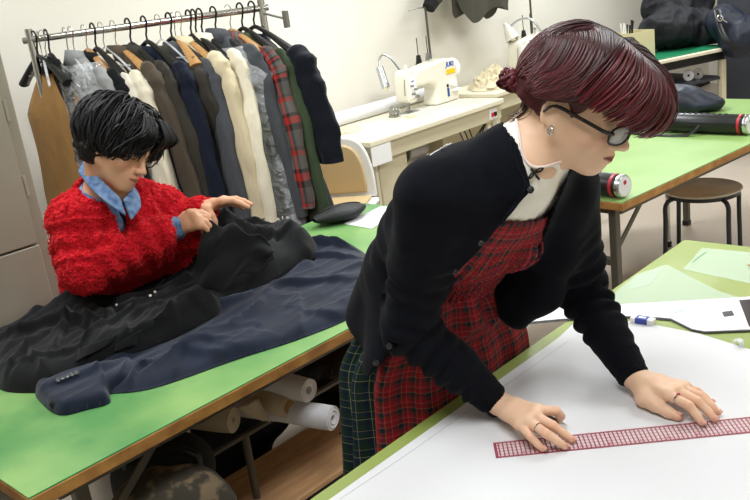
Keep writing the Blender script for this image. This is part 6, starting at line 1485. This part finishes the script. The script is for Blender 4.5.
hp = heap('coat', 'pile of black coats heaped on the dark green bench', 'coat', [(atd(672, 28, 6.45), (.24, .20, .13)), (atd(700, 30, 6.5), (.20, .18, .14)), (atd(665, 8, 6.6), (.14, .16, .12)), (atd(690, 5, 6.6), (.16, .15, .14)), (atd(653, 34, 6.4), (.10, .10, .07))], M['blkcot'], .8005, .024, 10, 3)
bg_ = heap('backpack', 'navy backpack slumped over the right end of the dark green bench', 'bag', [(atd(725, 22, 6.25), (.15, .13, .12)), (atd(738, 40, 6.2), (.13, .12, .13)), (atd(748, 34, 6.2), (.13, .12, .12))], M['navynyl'], .70, .010, 10, 7)
bk2 = atd(720, 18, 6.04); obj('steel_buckle', MB().tube([bk2 + .02 * np.array([math.cos(a) * RT + math.sin(a) * UP])[0] for a in np.linspace(0, 2 * PI, 17)], .005, 8).beam(bk2, bk2 + RT * .05 - UP * .03, .012, .006), M['silver'], bg_, world=True)
obj('strap', MB().tube(spline([atd(716, 10, 6.1), atd(720, 26, 6.05), atd(728, 42, 6.03), atd(740, 50, 6.05)], 16), .012, 8, sq=(1.5, .4)), M['black'], bg_, world=True)
wp = thing('folded_fabric', 'white folded fabric tucked under the black coats on the bench', 'fabric', (*atz(682, 43.5, .8)[:2], .8005)); obj('fabric', MB().sphere(atz(682, 43.5, .8) + (0, 0, .018), .05, sc=(1.1, .9, .35)), M['muslin'], wp, world=True)
# dark cabinet at the far right
dcb = thing('cabinet', 'dark charcoal cabinet at the far right behind the bench', 'cabinet', (7.6, 2.4, 0))
obj('body', MB().bx(-.45, .6, -.5, .5, 0, 1.95), M['darkcab'], dcb, bev=.005); obj('door', MB().bx(-.468, -.452, -.49, -.005, .08, 1.93), M['darkcab'], dcb, bev=.003); obj('door', MB().bx(-.468, -.452, .005, .49, .08, 1.93), M['darkcab'], dcb, bev=.003)
for y in (-.04, .04): obj('handle', MB().bx(-.49, -.469, y - .008, y + .008, 1.0, 1.14), M['steel'], dcb)

# ------------------------------------------------------------------ under the long green table
for yy in (1.80, 2.32):
    obj('under_rail', MB().cyl((.66, yy, .452), (2.30, yy, .452), .008, seg=12), M['legmetal'], T1)
for yy in (1.80, 2.32): obj('support_post', MB().cyl((1.20, yy, 0), (1.20, yy, .452), .011, seg=12), M['legmetal'], T1)
M['canvas'] = mat('calico_roll', 'd9ccb0', .8, c2='cfc0a0', ns=12); M['whitefab'] = mat('white_fabric_roll', 'e2e0dc', .8); M['core'] = mat('cardboard_tube', 'b08a4a', .7)
def fab_roll(label, a, d, L_, r, m, rc=.016, core=True):
    a = np.array(a, float); d = unit(d); t = thing('fabric_roll', label, 'fabric roll', a * (1, 1, 0) + (0, 0, a[2] - r), 0, 'fabric rolls under the green table')
    mb = MB(); G = []
    for i in range(41):
        u = i / 40; row = []
        rr = r * (1 + .03 * math.sin(u * 23) * 1)
        for k in range(40):
            an = 2 * PI * k / 40; e1 = unit(np.cross(d, (0, 0, 1))); e2 = np.cross(e1, d); q_ = rr * (1 + .03 * math.sin(2 * an + u * 6) + .02 * math.sin(5 * an + u * 14)); row.append(a + d * L_ * u + q_ * (math.cos(an) * e1 + math.sin(an) * e2))
        G.append(row)
    e1 = unit(np.cross(d, (0, 0, 1))); e2 = np.cross(e1, d); ring_ = [[a + d * z + rc * 1.02 * (math.cos(2 * PI * k / 40) * e1 + math.sin(2 * PI * k / 40) * e2) for k in range(40)] for z in (.03, .0)]
    obj('fabric', mb.grid(ring_ + G, close=True), m, t, world=True, smooth=50)
    # spiral edge of the outer layer
    sp_ = [a - d * .0012 + (rc + (r - rc) * q) * (math.cos(q * 14) * e1 + math.sin(q * 14) * e2) for q in np.linspace(.1, .98, 70)]
    obj('spiral_edge', MB().tube(sp_, .0011, 5), m, t, world=True)
    if core: obj('core_tube', MB().lathe([(rc * .8, -.006), (rc, -.006), (rc, .10), (rc * .8, .10)], a, 24, d), M['core'], t, world=True)
    return t
fab_roll('calico fabric roll with open brown cardboard core under the green table', atz(289, 407, .50), (-.12, 1, 0), .70, .030, M['canvas'], .019)
fab_roll('off-white fabric roll, topmost under the green table edge', atz(309, 390.5, .55), (-.10, 1, 0.0), .68, .032, M['whitefab'], .012, False)
fab_roll('white paper-like roll nearest the plaid skirt', atz(333, 418, .475), (-.28, 1, 0.0), .72, .033, M['paper'], .010, False)
fab_roll('loosely rolled ivory fabric left of the calico roll', atz(234, 420, .505), (-.42, 1, 0), .60, .034, M['canvas'], .008, False)
dp = thing('draped_fabric', 'ivory fabric tail draped over the rolls under the green table', 'fabric', (*atz(262, 402, .5)[:2], .44))
g = strip([atd(238, 408, 2.36), atd(252, 402, 2.36), atd(258, 399, 2.36)], [atd(250, 416, 2.38), atd(266, 421, 2.36), atd(270, 421, 2.35)], 16, 12); g = [[p_ + np.array([0, 0, .002 * math.sin(i * .9 + j * .5)]) for j, p_ in enumerate(r_)] for i, r_ in enumerate(g)]
obj('cloth', MB().grid(g), M['canvas'], dp, world=True, smooth=180, solid=.004)
pbx = thing('storage_box', 'low black box with a plywood lid under the green table', 'box', (1.6, 1.84, 0))
obj('box_body', MB().bx(-.68, .75, -.13, .115, .0, .235), M['black'], pbx, bev=.004); obj('plywood_lid', MB().bx(-.70, .77, -.15, .125, .236, .252), M['board'], pbx, bev=.002)
obj('screw', MB().cyl((-.02, 0, .2515), (-.02, 0, .2535), .007, seg=12), M['legmetal'], pbx)
M['binbag'] = mat('black_bin_bag', '111213', .3, bump=.8, bs=18, bd=.02)
heap('bin_bag', 'large glossy black plastic bag under the right end of the green table', 'bag', [(np.array((2.0, 2.1, .20)), (.30, .22, .20)), (np.array((1.85, 2.12, .34)), (.22, .18, .12))], M['binbag'], .001, .016, 8, 6, h=.012)
heap('bin_bag', 'black fabric bundle behind the plywood-lidded box', 'bag', [(np.array((1.42, 2.26, .16)), (.16, .14, .16)), (np.array((1.50, 2.2, .26)), (.15, .12, .10))], M['blkcot'], .001, .012, 8, 16, h=.012)
wb = thing('tote_bag', 'white canvas tote bag standing on the floor under the green table', 'bag', (.98, 2.0, 0), .05)
obj('bag_body', MB().grid([[(.17 * c * (1 - .06 * s), .075 * sn * (1 - .35 * s), .56 * s + (0.012 * math.sin(3 * a) if s > .9 else 0)) for a, c, sn in [(2 * PI * k / 48, math.copysign(abs(math.cos(2 * PI * k / 48)) ** .5, math.cos(2 * PI * k / 48)), math.copysign(abs(math.sin(2 * PI * k / 48)) ** .5, math.sin(2 * PI * k / 48))) for k in range(48)]] for s in np.linspace(0, 1, 14)], close=True), M['whitefab'], wb, smooth=60, solid=.004)
for y in (-.07, .07): obj('handle', MB().tube(spline([(-.07, y * .6, .53), (-.05, y * .6, .61), (.05, y * .66, .61), (.07, y * .6, .53)], 18), .008, 8, sq=(1.4, .4)), M['whitefab'], wb)
hb_ = heap('bag', 'dark green-black soft bag with a rim under the green table', 'bag', [(atd(148, 470, 2.18), (.08, .09, .06)), (atd(176, 466, 2.22), (.09, .09, .07)), (atd(165, 492, 2.22), (.12, .10, .12)), (np.array([1.02, 1.80, .14]), (.13, .10, .14))], mat('greenish_black_canvas', '1c211f', .8), .001, .006, 8, 5, h=.009)
P = [atd(x, y, 2.12) for x, y in ((126, 470), (131, 459), (145, 452), (165, 450), (185, 451), (197, 457), (199, 466))]
obj('rim', MB().tube(spline(P, 30), .010, 10), M['black'], hb_, world=True)
M['camo'] = mat('camouflage_cotton', '3a352a', .85, c2='73634c', ns=16, nd=3, fac=(.46, .54))
cm = heap('backpack', 'brown camouflage bag in front of the dark bag under the green table', 'bag', [(atd(150, 502, 2.05), (.09, .08, .05)), (atd(180, 493, 2.08), (.08, .08, .05)), (atd(205, 505, 2.1), (.07, .08, .05)), (atd(172, 530, 2.12), (.13, .11, .12))], M['camo'], .001, .008, 10, 2, h=.008)
